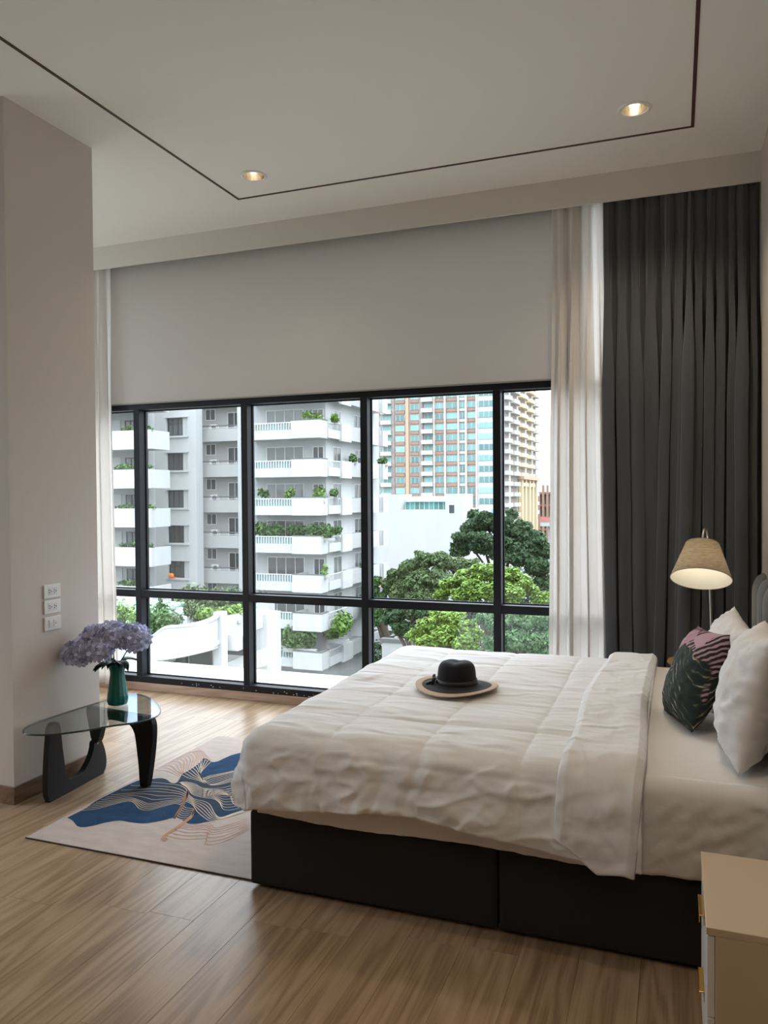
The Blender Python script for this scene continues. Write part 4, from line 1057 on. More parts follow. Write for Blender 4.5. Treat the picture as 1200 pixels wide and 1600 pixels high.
def window_on_x(parent, y0, y1, z0, z1, x, frame, pane, mullions=1, fw=0.06, proud=0.04):
    f = MB()
    f.box(x - 0.06, x + proud, y0, y1, z0, z0 + fw); f.box(x - 0.06, x + proud, y0, y1, z1 - fw, z1)
    f.box(x - 0.06, x + proud, y0, y0 + fw, z0 + fw, z1 - fw); f.box(x - 0.06, x + proud, y1 - fw, y1, z0 + fw, z1 - fw)
    for k in range(mullions):
        y = y0 + (y1 - y0) * (k + 1) / (mullions + 1); f.box(x - 0.06, x + proud, y - fw * 0.4, y + fw * 0.4, z0 + fw, z1 - fw)
    w = f.build('window', frame, parent)
    MB().box(x - 0.03, x + 0.005, y0 + fw, y1 - fw, z0 + fw, z1 - fw).build('pane', pane, w)
    return w

def foliage(mb, c, rad, n, size, rnd, flat=0.0, hollow=0.55):
    """leaf quads through an ellipsoid; real crossing leaves, denser at the skin"""
    c = Vector(c)
    for _ in range(n):
        while True:
            d = Vector((rnd.uniform(-1, 1), rnd.uniform(-1, 1), rnd.uniform(-1, 1)))
            if 0.05 < d.length < 1: break
        d.normalize(); k = hollow + (1 - hollow) * rnd.random() ** 0.6
        p = c + Vector((d.x * rad[0], d.y * rad[1], d.z * rad[2])) * k
        nrm = (d * 0.7 + Vector((rnd.uniform(-1, 1), rnd.uniform(-1, 1), rnd.uniform(-0.4, 1.2)))).normalized()
        if flat: nrm = (nrm * (1 - flat) + Vector((0, 0, 1)) * flat).normalized()
        a = nrm.cross(Vector((rnd.uniform(-1, 1), rnd.uniform(-1, 1), rnd.uniform(-1, 1))))
        if a.length < 1e-3: continue
        a.normalize(); b = nrm.cross(a); s = size * rnd.uniform(0.6, 1.3)
        o = len(mb.v)
        mb.v += [p - a * s, p + b * s * 0.45, p + a * s, p - b * s * 0.45]
        mb.f.append((o, o + 1, o + 2, o + 3))

def tree(name, label, base, blobs, n, size, m, seed, group=None, flat=0.0):
    """blobs: list of (centre, radii) that make up the crown"""
    rnd = random.Random(seed)
    t = thing(name, label, 'tree', base, group)
    sub_ = []
    for c, r in blobs:
        sub_.append((c, (r[0] * 0.85, r[1] * 0.85, r[2] * 0.85)))
        for _ in range(6):
            d = Vector((rnd.uniform(-1, 1), rnd.uniform(-1.2, 0.6), rnd.uniform(-0.5, 1))).normalized(); q = rnd.uniform(0.26, 0.46)
            sub_.append(((c[0] + d.x * r[0] * 0.8, c[1] + d.y * r[1] * 0.8, c[2] + d.z * r[2] * 0.8), (r[0] * q, r[1] * q, r[2] * q * 0.8)))
    main = blobs; blobs = sub_
    mb = MB(); vol = [r[0] * r[1] + r[0] * r[2] + r[1] * r[2] for _, r in blobs]; tot = sum(vol)
    for (c, r), v in zip(blobs, vol): foliage(mb, c, r, int(n * v / tot), size, rnd, flat)
    tag(mb.build('foliage', m, t), kind='stuff')
    cc = Vector((sum(c[0] for c, _ in blobs) / len(blobs), sum(c[1] for c, _ in blobs) / len(blobs), sum(c[2] for c, _ in blobs) / len(blobs)))
    b = Vector(base)
    tk = MB().tube(smooth_path([b, b.lerp(cc, 0.45) + Vector((0.3, 0, 0)), cc], 4), [0.42] * 4 + [0.32] * 4 + [0.14], 10).build('trunk', M_bark, t, smooth=True)
    for (c, r) in main[:6]:
        MB().tube(smooth_path([b.lerp(cc, 0.6), (b.lerp(cc, 0.7) + Vector(c)) / 2, c], 3), [0.2] * 3 + [0.12] * 3 + [0.05], 6).build('branch', M_bark, t, smooth=True)
    return t

def plant(name, label, c, rad, n, size, m, seed, group=None, flat=0.0, cat='plant', pot=None):
    rnd = random.Random(seed); mb = MB()
    for _ in range(3 + int(rad[0] * 2)):
        q = (c[0] + rnd.uniform(-.7, .7) * rad[0], c[1] + rnd.uniform(-.4, .4) * rad[1], c[2] + rnd.uniform(-.3, .4) * rad[2])
        foliage(mb, q, (rad[0] * 0.5, rad[1] * 0.6, rad[2] * 0.7), n // (3 + int(rad[0] * 2)), size, rnd, flat, 0.2)
    t = thing(name, label, cat, (c[0], c[1], c[2] - rad[2]), group)
    tag(mb.build('foliage', m, t), kind='stuff')
    if cat == 'bush':
        for q in (-0.4, 0.0, 0.45): MB().tube([(c[0] + q * rad[0], c[1], GZ), (c[0] + q * rad[0] * 0.8, c[1], c[2])], [0.16, 0.07], 7).build('stem', M_bark, t)
        return t
    MB().box(c[0] - rad[0] * 0.9, c[0] + rad[0] * 0.9, c[1] - 0.14, c[1] + 0.14, c[2] - rad[2] - 0.06, c[2] - rad[2] * 0.75).build('planter', M_greyw, t, bevel=0.02)
    return t

FLOORS = [10.57, 7.57, 4.57, 1.57, -1.43, -4.43, -7.43, -10.43]          # tops of the solid balcony parapets
NTH = ['topmost', 'second', 'third', 'fourth', 'fifth', 'sixth', 'seventh', 'eighth']

# ------------------------------------------------------------------ white apartment building with corner balconies
ap = thing('apartment_building', 'white apartment block with stacked corner balconies across from the window', 'building', (-30, 60, GZ))
MB().box(-34.3, -26.2, 57.0, 69.0, GZ, 14.0).build('wall', M_white, ap)
for k, zt in enumerate(FLOORS):
    fz = zt - 1.05                                   # floor level
    ground_floor = k == 7
    # front balcony: slab, low parapet with railing, solid corner block
    b = MB().box(-32.6, -28.06, 55.25, 57.0, fz - 0.34, fz - 0.02); b.box(-32.6, -28.06, 55.05, 55.25, fz - 0.38, fz + 0.34)
    bal = b.build('balcony', M_white, ap)
    MB().box(-32.6, -28.06, 55.10, 55.16, zt - 0.17, zt - 0.10).build('rail', M_rail, bal)
    bl = MB(); x = -32.5
    while x < -28.1: bl.box(x, x + 0.06, 55.105, 55.15, fz + 0.34, zt - 0.17); x += 0.235
    tag(bl.build('baluster_row', M_rail, bal), kind='stuff')
    MB().box(-32.6, -28.06, 55.20, 55.22, fz + 0.34, zt - 0.22).build('glass_screen', M_teal, bal)
    cb = MB().box(-28.05, -25.55, 54.55, 54.75, zt - 1.44, zt - 0.06); cb.box(-27.9, -25.76, 54.75, 57.0, zt - 1.42, zt - 1.10)
    cb.box(-28.05, -27.9, 54.75, 57.0, zt - 1.44, zt - 0.06); cb.box(-25.75, -25.55, 54.75, 55.9, zt - 1.44, zt - 0.06)
    cbo = cb.build('corner_block', M_white, ap)
    cp = MB().box(-28.08, -25.52, 54.52, 54.78, zt - 0.059, zt); cp.box(-25.78, -25.52, 54.78, 55.9, zt - 0.059, zt); cp.build('coping', M_cap, cbo)
    # the side that runs away from the window
    sb = MB().box(-26.2, -25.60, 55.9, 60.2, fz - 0.28, fz - 0.02); sb.box(-25.60, -25.45, 55.9, 58.2, fz - 0.32, fz + 0.36); sb.box(-25.59, -25.30, 58.2, 60.2, fz - 0.45, zt - 0.1)
    sbo = sb.build('side_balcony', M_white, ap)
    MB().box(-25.57, -25.50, 55.9, 58.2, zt - 0.2, zt - 0.12).build('rail', M_rail, sbo)
    bl = MB(); y = 56.0
    while y < 58.15: bl.box(-25.56, -25.52, y, y + 0.06, fz + 0.36, zt - 0.2); y += 0.24
    tag(bl.build('baluster_row', M_rail, sbo), kind='stuff')
    MB().box(-26.2, -25.35, 60.21, 62.3, fz - 0.30, zt - 0.15).build('side_panel', M_greyw, ap)
    s2 = MB().box(-26.2, -25.16, 62.52, 65.6, fz - 0.26, fz - 0.02); s2.box(-25.15, -24.95, 62.52, 63.7, fz - 0.30, fz + 0.36); s2.box(-25.15, -24.92, 63.71, 65.6, fz - 0.40, zt - 0.08)
    s2.box(-26.2, -24.95, 62.31, 62.51, fz - 0.3, zt - 0.1)
    s2o = s2.build('side_balcony', M_white, ap)
    MB().box(-25.10, -25.02, 62.52, 63.7, zt - 0.2, zt - 0.12).build('rail', M_rail, s2o)
    s3 = MB().box(-26.2, -25.01, 66.3, 67.6, fz - 0.28, fz - 0.02); s3.box(-25.0, -24.8, 66.3, 67.6, fz - 0.40, zt - 0.08); s3.box(-26.2, -25.01, 66.09, 66.29, fz - 0.40, zt - 0.08)
    s3.build('side_balcony', M_white, ap)
    if not ground_floor:
        window_on_y(ap, -31.55, -28.15, fz + 0.02, fz + 2.16, 57.0, M_wtfr, M_panec, 3, 0.07)
        window_on_y(ap, -27.35, -26.35, fz + 0.25, fz + 2.10, 57.0, M_wtfr, M_pane, 1, 0.07)
        window_on_x(ap, 58.3, 60.0, fz + 0.1, fz + 2.15, -26.2, M_wtfr, M_panec, 1)
        window_on_x(ap, 62.8, 64.4, fz + 0.1, fz + 2.15, -26.2, M_wtfr, M_pane, 1)
MB().box(-34.2, -25.4, 54.6, 57.0, -14.4, -13.6).build('canopy', M_white2, ap)
for z in (-12.6, -12.9, -13.2): MB().box(-33.5, -27.5, 54.9, 55.0, z, z + 0.12).build('louvre', M_rail, ap)

# grey recessed wing with long balconies
gw = thing('apartment_wing', 'grey recessed wing with long balconies and air conditioners behind the window', 'building', (-36, 60, GZ))
MB().box(-39.6, -34.31, 58.2, 62.0, GZ, 14.0).build('wall', M_greyw, gw)
for k, zt in enumerate(FLOORS[:7]):
    z = zt - 0.20                                      # top of the parapet of this wing
    b = MB().box(-38.5, -34.31, 57.2, 58.2, z - 1.04, z - 0.80); b.box(-38.5, -34.31, 57.0, 57.2, z - 1.06, z)
    bo_ = b.build('balcony', M_greyw, gw)
    MB().box(-38.5, -34.31, 57.05, 57.12, z + 0.22, z + 0.30).build('rail', M_cap, bo_)
    MB().box(-38.5, -34.31, 57.05, 57.10, z + 0.06, z + 0.11).build('rail', M_rail, bo_)
    for x in (-38.0, -37.1, -36.2, -35.3, -34.5): MB().box(x, x + 0.06, 57.06, 57.11, z, z + 0.24).build('post', M_rail, bo_)
    window_on_y(gw, -38.15, -37.15, z + 0.85, z + 1.82, 58.2, M_wtfr, M_pane, 1, 0.06)
    window_on_y(gw, -35.95, -34.65, z - 0.70, z + 1.48, 58.2, M_wtfr, M_pane, 1, 0.06)
    a = MB().box(-37.4, -36.7, 57.6, 57.95, z - 0.15, z + 0.45).build('air_conditioner', M_ac, gw, bevel=0.03)
    MB().lathe([(0.0, 0.0), (0.2, 0.0), (0.22, 0.02), (0.22, 0.03)], (-36.95, 57.59, z + 0.15), 16, M=Matrix.Rotation(math.radians(90), 3, 'X')).build('fan_grille', M_cap, a)
    for q in range(7): MB().box(-38.75, -38.45, 57.5, 57.6, z + 0.15 + q * 0.22, z + 0.27 + q * 0.22).build('louvre', M_cap, gw)

# plain white block with single dark windows
wb = thing('stair_block', 'plain white block with one column of dark framed windows', 'building', (-39.5, 57.5, GZ))
WW = [(8.22, 6.74), (5.30, 3.86), (2.20, 0.74), (-0.75, -2.20), (-3.72, -5.12), (-6.8, -8.2)]
m = MB(); xs = (-41.9, -39.90, -37.85, -37.05); zs = [14.0] + [z for w in WW for z in w] + [GZ]
for z1_, z0_ in zip(zs[::2], zs[1::2]): m.box(xs[0], xs[3], 55.0, 55.35, z0_, z1_)
for (z1_, z0_) in WW: m.box(xs[0], xs[1], 55.0, 55.35, z0_, z1_); m.box(xs[2], xs[3], 55.0, 55.35, z0_, z1_)
m.box(xs[0], xs[3], 55.351, 56.0, GZ, 14.0)
m.build('wall', M_white, wb)
for (z1_, z0_) in WW:
    window_on_y(wb, xs[1], -38.35, z0_, z1_, 55.22, M_dkfr, M_pane, 2, 0.07, tr=0.68)
    MB().box(-38.35, xs[2], 55.10, 55.34, z0_, z1_).build('reveal_panel', M_white2, wb)
    MB().box(xs[1] - 0.12, xs[2] + 0.12, 54.86, 55.0, z0_ - 0.16, z0_ - 0.02).build('sill', M_white, wb)
    MB().box(xs[1] - 0.12, xs[2] + 0.12, 54.90, 55.0, z1_ + 0.02, z1_ + 0.12).build('hood', M_white, wb)
# an orange float on a window sill
fl_ = thing('orange_ball', 'small orange ball on a sill of the white block', 'ball', (-39.45, 54.93, -5.14))
MB().surf(lambda s, t: (-39.45 + 0.27 * math.sin(math.pi * t) * math.cos(2 * math.pi * s), 54.80 + 0.18 * math.sin(math.pi * t) * math.sin(2 * math.pi * s), -4.92 + 0.22 * math.cos(math.pi * t)), 16, 10, wrap=True).build('ball', mat('orange_plastic', (0.75, 0.16, 0.02), 0.4), fl_, smooth=True)
MB().box(-39.55, -39.05, 54.87, 54.99, -5.14, -5.05).build('stand', mat('orange_plastic', (0.75, 0.16, 0.02), 0.4), fl_, bevel=0.02)

# balconies at the far left, standing forward
lb = thing('balcony_building', 'white building with planted balconies at the far left of the window', 'building', (-40, 52, GZ))
MB().box(-50.0, -38.7, 51.0, 51.8, GZ, 14.0).build('wall', M_greyw, lb)
for k in range(6):
    zt = 9.60 - 2.94 * k
    b = MB().box(-46.0, -36.65, 48.5, 48.7, zt - 1.42, zt); b.box(-36.86, -36.65, 48.71, 50.9, zt - 1.41, zt - 0.01); b.box(-46.0, -36.87, 48.71, 51.0, zt - 1.40, zt - 1.15)
    b.build('balcony', M_white, lb)
    window_on_y(lb, -40.9, -39.2, zt - 1.1, zt + 1.05, 51.0, M_dkfr, M_pane, 2, 0.08)
    MB().box(-44.0, -41.3, 50.93, 50.995, zt - 1.1, zt + 1.1).build('wall_panel', M_white2, lb)
    plant('balcony_plant', 'trailing green plants on the %s balcony of the far left building' % NTH[k], (-38.3, 48.75, zt + 0.12), (1.75, 0.28, 0.34), 420, 0.15, M_l4, 70 + k, 'plants on the far left balconies')

# plants on the corner balconies
P1 = [(1, -26.4, 0.95, 0.5, 160, M_l5, 'thin leafy plant on the corner block of the second balcony from the top'),
      (3, -31.0, 0.7, 0.5, 150, M_l4, 'loose plant behind the railing of the fourth balcony from the top'),
      (3, -28.7, 0.7, 0.55, 200, M_l5, 'yellow-green plant left of the corner block on the fourth balcony from the top'),
      (3, -26.2, 0.8, 0.8, 170, M_l5, 'spindly plant on the corner block of the fourth balcony from the top'),
      (4, -30.8, 1.6, 0.75, 700, M_l4, 'dense fern row behind the railing of the fifth balcony from the top'),
      (4, -28.1, 1.0, 0.6, 450, M_l4, 'dark fern clump beside the corner block of the fifth balcony from the top'),
      (4, -25.9, 1.3, 0.65, 600, M_l4, 'broad fern clump on the corner block of the fifth balcony from the top'),
      (5, -25.6, 0.5, 0.55, 130, M_l5, 'small bright plant on the corner block of the sixth balcony from the top')]
for k, x, w, h, n_, m_, lab in P1:
    plant('balcony_plant', lab, (x, 55.5 if x < -28 else 55.25, FLOORS[k] + h * 0.45), (w, 0.4, h), n_, 0.17, m_, int(abs(x) * 10) + k, 'plants on the corner balconies')
for k, y, n_, lab in ((1, 57.2, 420, 'flowering plants on the receding side of the second balcony from the top'), (2, 61.0, 380, 'ferns on the grey side panel of the third balcony from the top'), (3, 57.0, 260, 'low plants on the receding side of the fourth balcony from the top'), (4, 57.3, 420, 'ferns on the receding side of the fifth balcony from the top'), (5, 63.0, 300, 'green plants on the receding side of the sixth balcony from the top'), (2, 67.0, 260, 'yellow-green plant on the farthest side balcony')):
    x = -25.5 if y < 60.5 else (-25.5 if y < 62 else (-25.0 if y < 66 else -24.95))
    plant('balcony_plant', lab, (x, y, FLOORS[k] + 0.22), (0.45, 1.0, 0.42), n_, 0.16, M_l4 if k != 1 else M_l5, k * 7 + int(y), 'plants on the corner balconies')
# the planted terrace at the foot of the corner balconies
for (x, y, z, rx, ry, rz, n_, m_, lab) in ((-30.6, 55.6, -9.3, 1.9, 0.7, 1.1, 900, M_l3, 'dusty shrub row on the lowest corner terrace'), (-27.6, 54.9, -9.4, 1.6, 0.8, 1.2, 1000, M_l4, 'green shrub spilling over the lowest corner block'),
                                           (-25.4, 57.0, -8.8, 1.2, 2.2, 1.3, 1300, M_l5, 'bright leafy shrubs along the receding side of the lowest terrace'), (-24.3, 62.5, -8.0, 1.0, 2.2, 1.2, 900, M_l4, 'green shrubs at the far end of the lowest terrace')):
    plant('terrace_shrub', lab, (x, y, z), (rx, ry, rz), n_, 0.22, m_, int(x * -3), 'shrubs on the lowest terrace')

# ------------------------------------------------------------------ curved ramp wall with roof garden
rp = thing('ramp_building', 'curved white parking ramp with planted top below the window', 'building', (-22, 31, GZ))
def q5(X, Y): return 100 + X / 3.75, 880 + Y / 3.75
top_px = [((300, 520), 31.0), ((420, 478), 30.2), ((510, 448), 29.7), ((590, 394), 29.5), ((680, 383), 29.4), ((760, 372), 29.6), ((850, 345), 30.2), ((915, 300), 31.2)]
bot_px = [(300, 590), (420, 582), (510, 572), (590, 566), (680, 553), (760, 536), (850, 514), (915, 492)]
TP = smooth_path([on_y(*q5(*p), Y) for p, Y in top_px], 5)
BP = smooth_path([on_y(*q5(*b), Y) for b, (p, Y) in zip(bot_px, top_px)], 5)
BP = [Vector((t.x, t.y, b.z)) for t, b in zip(TP, BP)]
n = len(TP); m = MB(); back = Vector((-0.12, 0.30, 0))
m.v = TP + BP + [p + back for p in TP] + [p + back for p in BP]
for i in range(n - 1):
    m.f += [(i, n + i, n + i + 1, i + 1), (2 * n + i + 1, 3 * n + i + 1, 3 * n + i, 2 * n + i), (i + 1, 2 * n + i + 1, 2 * n + i, i), (n + i, 3 * n + i, 3 * n + i + 1, n + i + 1)]
m.f += [(0, 2 * n, 3 * n, n), (n - 1, 2 * n - 1, 4 * n - 1, 3 * n - 1)]
clean(m.build('curved_parapet', M_white, rp, smooth=False))
cop_ = MB()
cop_.tube([p + back * 0.5 + Vector((0, 0, 0.04)) for p in TP], 0.13, 6); cop_.build('coping', M_greyw, rp)
# deck behind the parapet
dk = MB(); pts = TP[2:]
dk.v = [Vector((p.x, p.y + 0.3, p.z - 1.0)) for p in pts] + [Vector((p.x - 4.5, p.y + 5.0, p.z - 1.6)) for p in pts]; k_ = len(pts)
dk.f = [(i, i + 1, k_ + i + 1, k_ + i) for i in range(k_ - 1)]
dk.build('roof_deck', M_greyw, rp, solid=0.2)
# straight section on the right of the post
S0, S1 = on_y(*q5(915, 318), 31.6), on_y(*q5(1180, 262), 35.2); B0, B1 = on_y(*q5(915, 455), 31.6), on_y(*q5(1180, 372), 35.2)
m = MB().prism([S0, S1, Vector((S1.x, S1.y, B1.z)), Vector((S0.x, S0.y, B0.z))], (-0.05, 0.35, 0)); clean(m.build('straight_parapet', M_white, rp))
E0 = on_y(*q5(1172, 275), 35.2)
MB().box(S1.x - 0.55, S1.x + 0.18, 35.0, 36.5, GZ, E0.z - 0.2).build('end_wall', M_white, rp)
pe = on_y(*q5(912, 300), 31.2); MB().box(pe.x - 0.22, pe.x + 0.22, 31.0, 31.5, pe.z - 6.2, pe.z + 0.12).build('post', M_white, rp)
pe2 = on_y(*q5(570, 600), 30.0); MB().box(pe2.x - 0.22, pe2.x + 0.22, 29.9, 30.3, pe2.z - 4.0, pe2.z + 0.75).build('post', M_white, rp)
# dim storey below with a second sloping band
Wl, Wr = on_y(*q5(430, 640), 33.0), on_y(*q5(1150, 470), 36.0)
MB().prism([(Wl.x, Wl.y, GZ), (Wr.x, Wr.y, GZ), (Wr.x, Wr.y, Wr.z + 2.2), (Wl.x, Wl.y, Wl.z + 1.2)], (-0.2, 2.0, 0)).build('inner_wall', M_greyw, rp)
L0, L1 = on_y(*q5(760, 655), 31.0), on_y(*q5(1180, 498), 33.6); L2, L3 = on_y(*q5(1180, 600), 33.6), on_y(*q5(880, 700), 31.2)
clean(MB().prism([L0, L1, (L1.x, L1.y, L2.z), (L0.x, L0.y, L3.z - 0.2)], (-0.05, 0.3, 0)).build('lower_band', M_white, rp))
for (X, Y, w) in ((640, 588, 1.6), (800, 560, 1.2), (985, 480, 1.5)):
    c = on_y(*q5(X, Y), 32.6); MB().box(c.x - w / 2, c.x + w / 2, 32.5, 32.75, c.z - 0.45, c.z + 0.45).build('ramp_window', M_pane, rp, bevel=0.03)
c = on_y(*q5(985, 480), 32.4); MB().box(c.x - 0.55, c.x + 0.55, 32.0, 32.5, c.z - 0.2, c.z + 0.6).build('air_conditioner', M_ac, rp, bevel=0.05)
MB().prism([on_y(*q5(250, 590), 31.0), on_y(*q5(300, 520), 31.0), on_y(*q5(420, 478), 30.6), on_y(*q5(420, 690), 30.6), on_y(*q5(250, 690), 31.0)], (-0.2, 0.5, 0)).build('left_wall', M_white, rp)
# green awning on posts above the garden
aw = thing('green_awning', 'pale green awning roof over the roof garden', 'awning', on_y(*q5(600, 330), 37.0))
A = [on_y(*q5(300, 300), 36.0), on_y(*q5(520, 300), 34.6), on_y(*q5(745, 240), 38.0), on_y(*q5(480, 222), 42.0), on_y(*q5(300, 240), 41.0)]
clean(MB().prism(A, (0, 0, 0.10)).build('roof_sheet', mat('green_sheet', (0.24, 0.42, 0.30), 0.6), aw))
for (X, Y, Yd) in ((505, 300, 35.2), (735, 246, 37.8)):
    p = on_y(*q5(X, Y), Yd); MB().box(p.x - 0.06, p.x + 0.06, p.y - 0.06, p.y + 0.06, p.z - 2.2, p.z).build('post', M_rail, aw)
bm_ = on_y(*q5(380, 285), 40.0); MB().box(-36.5, -29.0, 43.0, 43.4, bm_.z - 2.4, bm_.z - 0.1).build('back_wall', M_white, aw)
GARD = [((535, 395), 30.4, 1.15, 1.30, 1100, M_l4, 'leafy shrub at the left end of the curved ramp parapet'), ((395, 330), 30.8, 1.1, 0.95, 800, M_l5, 'bright shrub behind the hydrangeas beyond the glass'),
        ((540, 275), 33.0, 0.6, 0.95, 500, M_l1, 'dark conical shrub in the roof garden'), ((650, 345), 31.5, 1.2, 0.45, 500, M_l3, 'low grey-green plants along the curved parapet'),
        ((780, 300), 31.8, 0.75, 0.75, 700, M_l3, 'feathery shrub in the middle of the roof garden'), ((860, 315), 31.6, 0.9, 0.5, 700, M_l5, 'bright low shrub before the ramp post'),
        ((960, 290), 33.0, 0.8, 0.42, 600, M_l5, 'yellow-green shrub right of the ramp post'), ((880, 230), 38.0, 1.9, 1.1, 1200, M_l3, 'grey-green bush mass behind the roof garden'), ((1010, 235), 39.0, 1.7, 1.0, 1100, M_l1, 'dark bush mass right of the roof garden'), ((1140, 250), 40.0, 1.2, 1.0, 700, M_l1, 'dark shrub beside the white end wall')]
for k, ((X, Y), Yd, rx, rz, n_, m_, lab) in enumerate(GARD):
    c = on_y(*q5(X, Y), Yd); plant('garden_shrub', lab, tuple(c), (rx, rx * 0.7, rz), n_, 0.12 if Yd < 35 else 0.16, m_, 300 + k, 'shrubs of the roof garden')

# ------------------------------------------------------------------ tall tower in the distance
tw_ = thing('residential_tower', 'tall cream and white residential tower with teal windows in the distance', 'building', (-65, 230, GZ))
M_tc = mat('tower_cream', (0.385, 0.36, 0.32), 0.85, vary=0.03, vscale=0.2); M_tw = mat('tower_white', (0.40, 0.40, 0.39), 0.85)
M_tb = mat('tower_brown', (0.27, 0.155, 0.115), 0.85); M_to = mat('tower_orange', (0.40, 0.27, 0.18), 0.85); M_ts = mat('tower_sand', (0.52, 0.42, 0.27), 0.85)
M_tg = mat('tower_teal_glass', (0.15, 0.28, 0.275), 0.25, 0.5, objrand=0.45); M_tst = mat('tower_stone', (0.24, 0.21, 0.19), 0.9, vary=0.3, vscale=1.2)
TYF = 215.0; SC_ = TYF / 200.0
def tx(x): return x * SC_
ZT = 41.0; NF = 15; RH = 3.02; Z0 = -4.6
MB().box(tx(-92), tx(-41.82), TYF, 270, GZ, ZT).build('core', M_tc, tw_)
for x0, x1, m_, d in ((-67.96, -67.14, M_to, 0.9), (-72.1, -71.3, M_tst, 0.5), (-64.3, -63.2, M_tst, 0.5), (-60.3, -59.85, M_tc, 0.8), (-57.3, -56.8, M_tc, 0.8), (-53.65, -53.2, M_tc, 0.8), (-51.6, -51.1, M_tc, 0.8), (-48.75, -48.3, M_tw, 0.9)):
    MB().box(tx(x0), tx(x1), TYF - d, TYF, GZ, ZT).build('pilaster', m_, tw_)
MB().box(tx(-48.3), tx(-41.82), TYF - 0.6, TYF, GZ, ZT).build('white_bay', M_tw, tw_)
cols = [(-78.4, -75.4, M_tb), (-74.58, -72.3, M_tc), (-70.93, -68.5, M_tb), (-66.66, -64.5, M_tb), (-63.0, -60.6, M_tc), (-59.75, -57.5, M_tb), (-56.6, -53.75, M_tb), (-53.1, -51.7, M_tc), (-51.0, -48.85, M_tb), (-47.9, -42.5, None)]
wsrc = {}
for ci, (x0, x1, bm__) in enumerate(cols):
    for r in range(NF):
        z = Z0 + r * RH
        yf = TYF - (0.62 if bm__ is None else 0.05)
        if (ci, 'w') not in wsrc:
            o = MB().box(tx(x0), tx(x1), yf - 0.12, yf + 0.1, z + 0.95, z + 2.55).build('window', M_tg, tw_)
            wsrc[(ci, 'w')] = o
            mm = MB()
            nm = 4 if bm__ is None else 2
            for q in range(nm + 1):
                x = tx(x0) + (tx(x1) - tx(x0)) * q / nm; mm.box(x - 0.07, x + 0.07, yf - 0.2, yf - 0.1, z + 0.95, z + 2.55)
            mo = mm.build('mullion_set', M_tw, o); wsrc[(ci, 'm')] = (mo, z)
            if bm__ is not None:
                po = MB().box(tx(x0) - 0.1, tx(x1) + 0.1, yf - 0.35, yf, z, z + 0.75).build('spandrel', bm__ if ci not in (1, 4, 7) else M_tw, tw_); wsrc[(ci, 's')] = (po, z)
        else:
            dz = z - wsrc[(ci, 'm')][1]
            o = bpy.data.objects.new('window', wsrc[(ci, 'w')].data); col.objects.link(o); o.parent = tw_; o.location = (0, 0, dz)
            mo = bpy.data.objects.new('mullion_set', wsrc[(ci, 'm')][0].data); col.objects.link(mo); mo.parent = o
            if bm__ is not None:
                po = bpy.data.objects.new('spandrel', wsrc[(ci, 's')][0].data); col.objects.link(po); po.parent = tw_; po.location = (0, 0, dz)
# balconies of the middle columns
for ci in (1, 4):
    x0, x1, _ = cols[ci]; s0 = None
    for r in range(NF):
        z = Z0 + r * RH
        if s0 is None: s0 = MB().box(tx(x0) - 0.5, tx(x1) + 0.3, TYF - 1.5, TYF, z, z + 0.3).box(tx(x0) - 0.5, tx(x1) + 0.3, TYF - 1.5, TYF - 1.4, z + 0.3, z + 1.15).build('balcony', M_tw, tw_); zb = z
        else:
            o = bpy.data.objects.new('balcony', s0.data); col.objects.link(o); o.parent = tw_; o.location = (0, 0, z - zb)
# side that runs away: curved balconies and sand-coloured fins
XS = tx(-41.82)
for q, (y0, y1, m_) in enumerate(((217, 224, M_tw), (226, 236, M_tc), (238, 250, M_ts), (252, 262, M_ts), (264, 270, M_tc))):
    s0 = None
    for r in range(NF):
        z = Z0 + r * RH
        if q in (2, 3) and r < 3: continue
        if s0 is None:
            pts = [(XS, y0, z), (XS + 1.2, y0 + 0.4, z), (XS + 1.7, (y0 + y1) / 2, z), (XS + 1.2, y1 - 0.4, z), (XS, y1, z)]
            s0 = clean(MB().prism(pts, (0, 0, 1.15)).build('side_balcony', m_, tw_)); zb = z
        else:
            o = bpy.data.objects.new('side_balcony', s0.data); col.objects.link(o); o.parent = tw_; o.location = (0, 0, z - zb)
    w0 = None
    for r in range(NF):
        z = Z0 + r * RH
        if w0 is None: w0 = MB().box(XS - 0.1, XS + 0.15, y0 + 1, y1 - 1, z + 1.2, z + 2.7).build('side_window', M_tst, tw_); zb2 = z
        else:
            o = bpy.data.objects.new('side_window', w0.data); col.objects.link(o); o.parent = tw_; o.location = (0, 0, z - zb2)
for y in (237, 243, 250, 256, 263): MB().box(XS, XS + 1.6, y, y + 1.4, GZ, 7.0).build('fin', M_ts, tw_, bevel=0.3)
MB().box(XS, XS + 2.2, 236, 265, 6.6, 7.6).build('cornice', M_to, tw_)

# ------------------------------------------------------------------ low white hall with a glass pavilion on its roof
hl = thing('white_hall', 'blank white wall of a low building behind the trees', 'building', (-36, 115, GZ))
M_hall = mat('hall_white', (0.36, 0.36, 0.355), 0.85, vary=0.05, vscale=0.25, vstretch=(2, 2, 0.4))
MB().box(-46.0, -28.8, 110.0, 128.0, GZ, -0.45).build('wall', M_hall, hl)
MB().box(-46.0, -38.6, 110.0, 116.0, -0.45, 1.9).build('left_parapet', M_hall, hl)
tb = MB().box(-31.5, -28.85, 110.0, 116.0, -0.45, 1.92).build('roof_box', M_hall, hl)
window_on_y(hl, -30.98, -30.05, -1.0, 0.35, 110.0, M_wtfr, M_pane, 0, 0.06)
pv = thing('glass_pavilion', 'glass pavilion with turquoise roof panes on the white hall', 'pavilion', (-35, 113, -0.45))
M_turq = mat('turquoise_pane', (0.16, 0.36, 0.42), 0.2, 0.5, objrand=0.25); M_tgr = mat('pavilion_glass', (0.07, 0.20, 0.18), 0.15, 0.5, objrand=0.3)
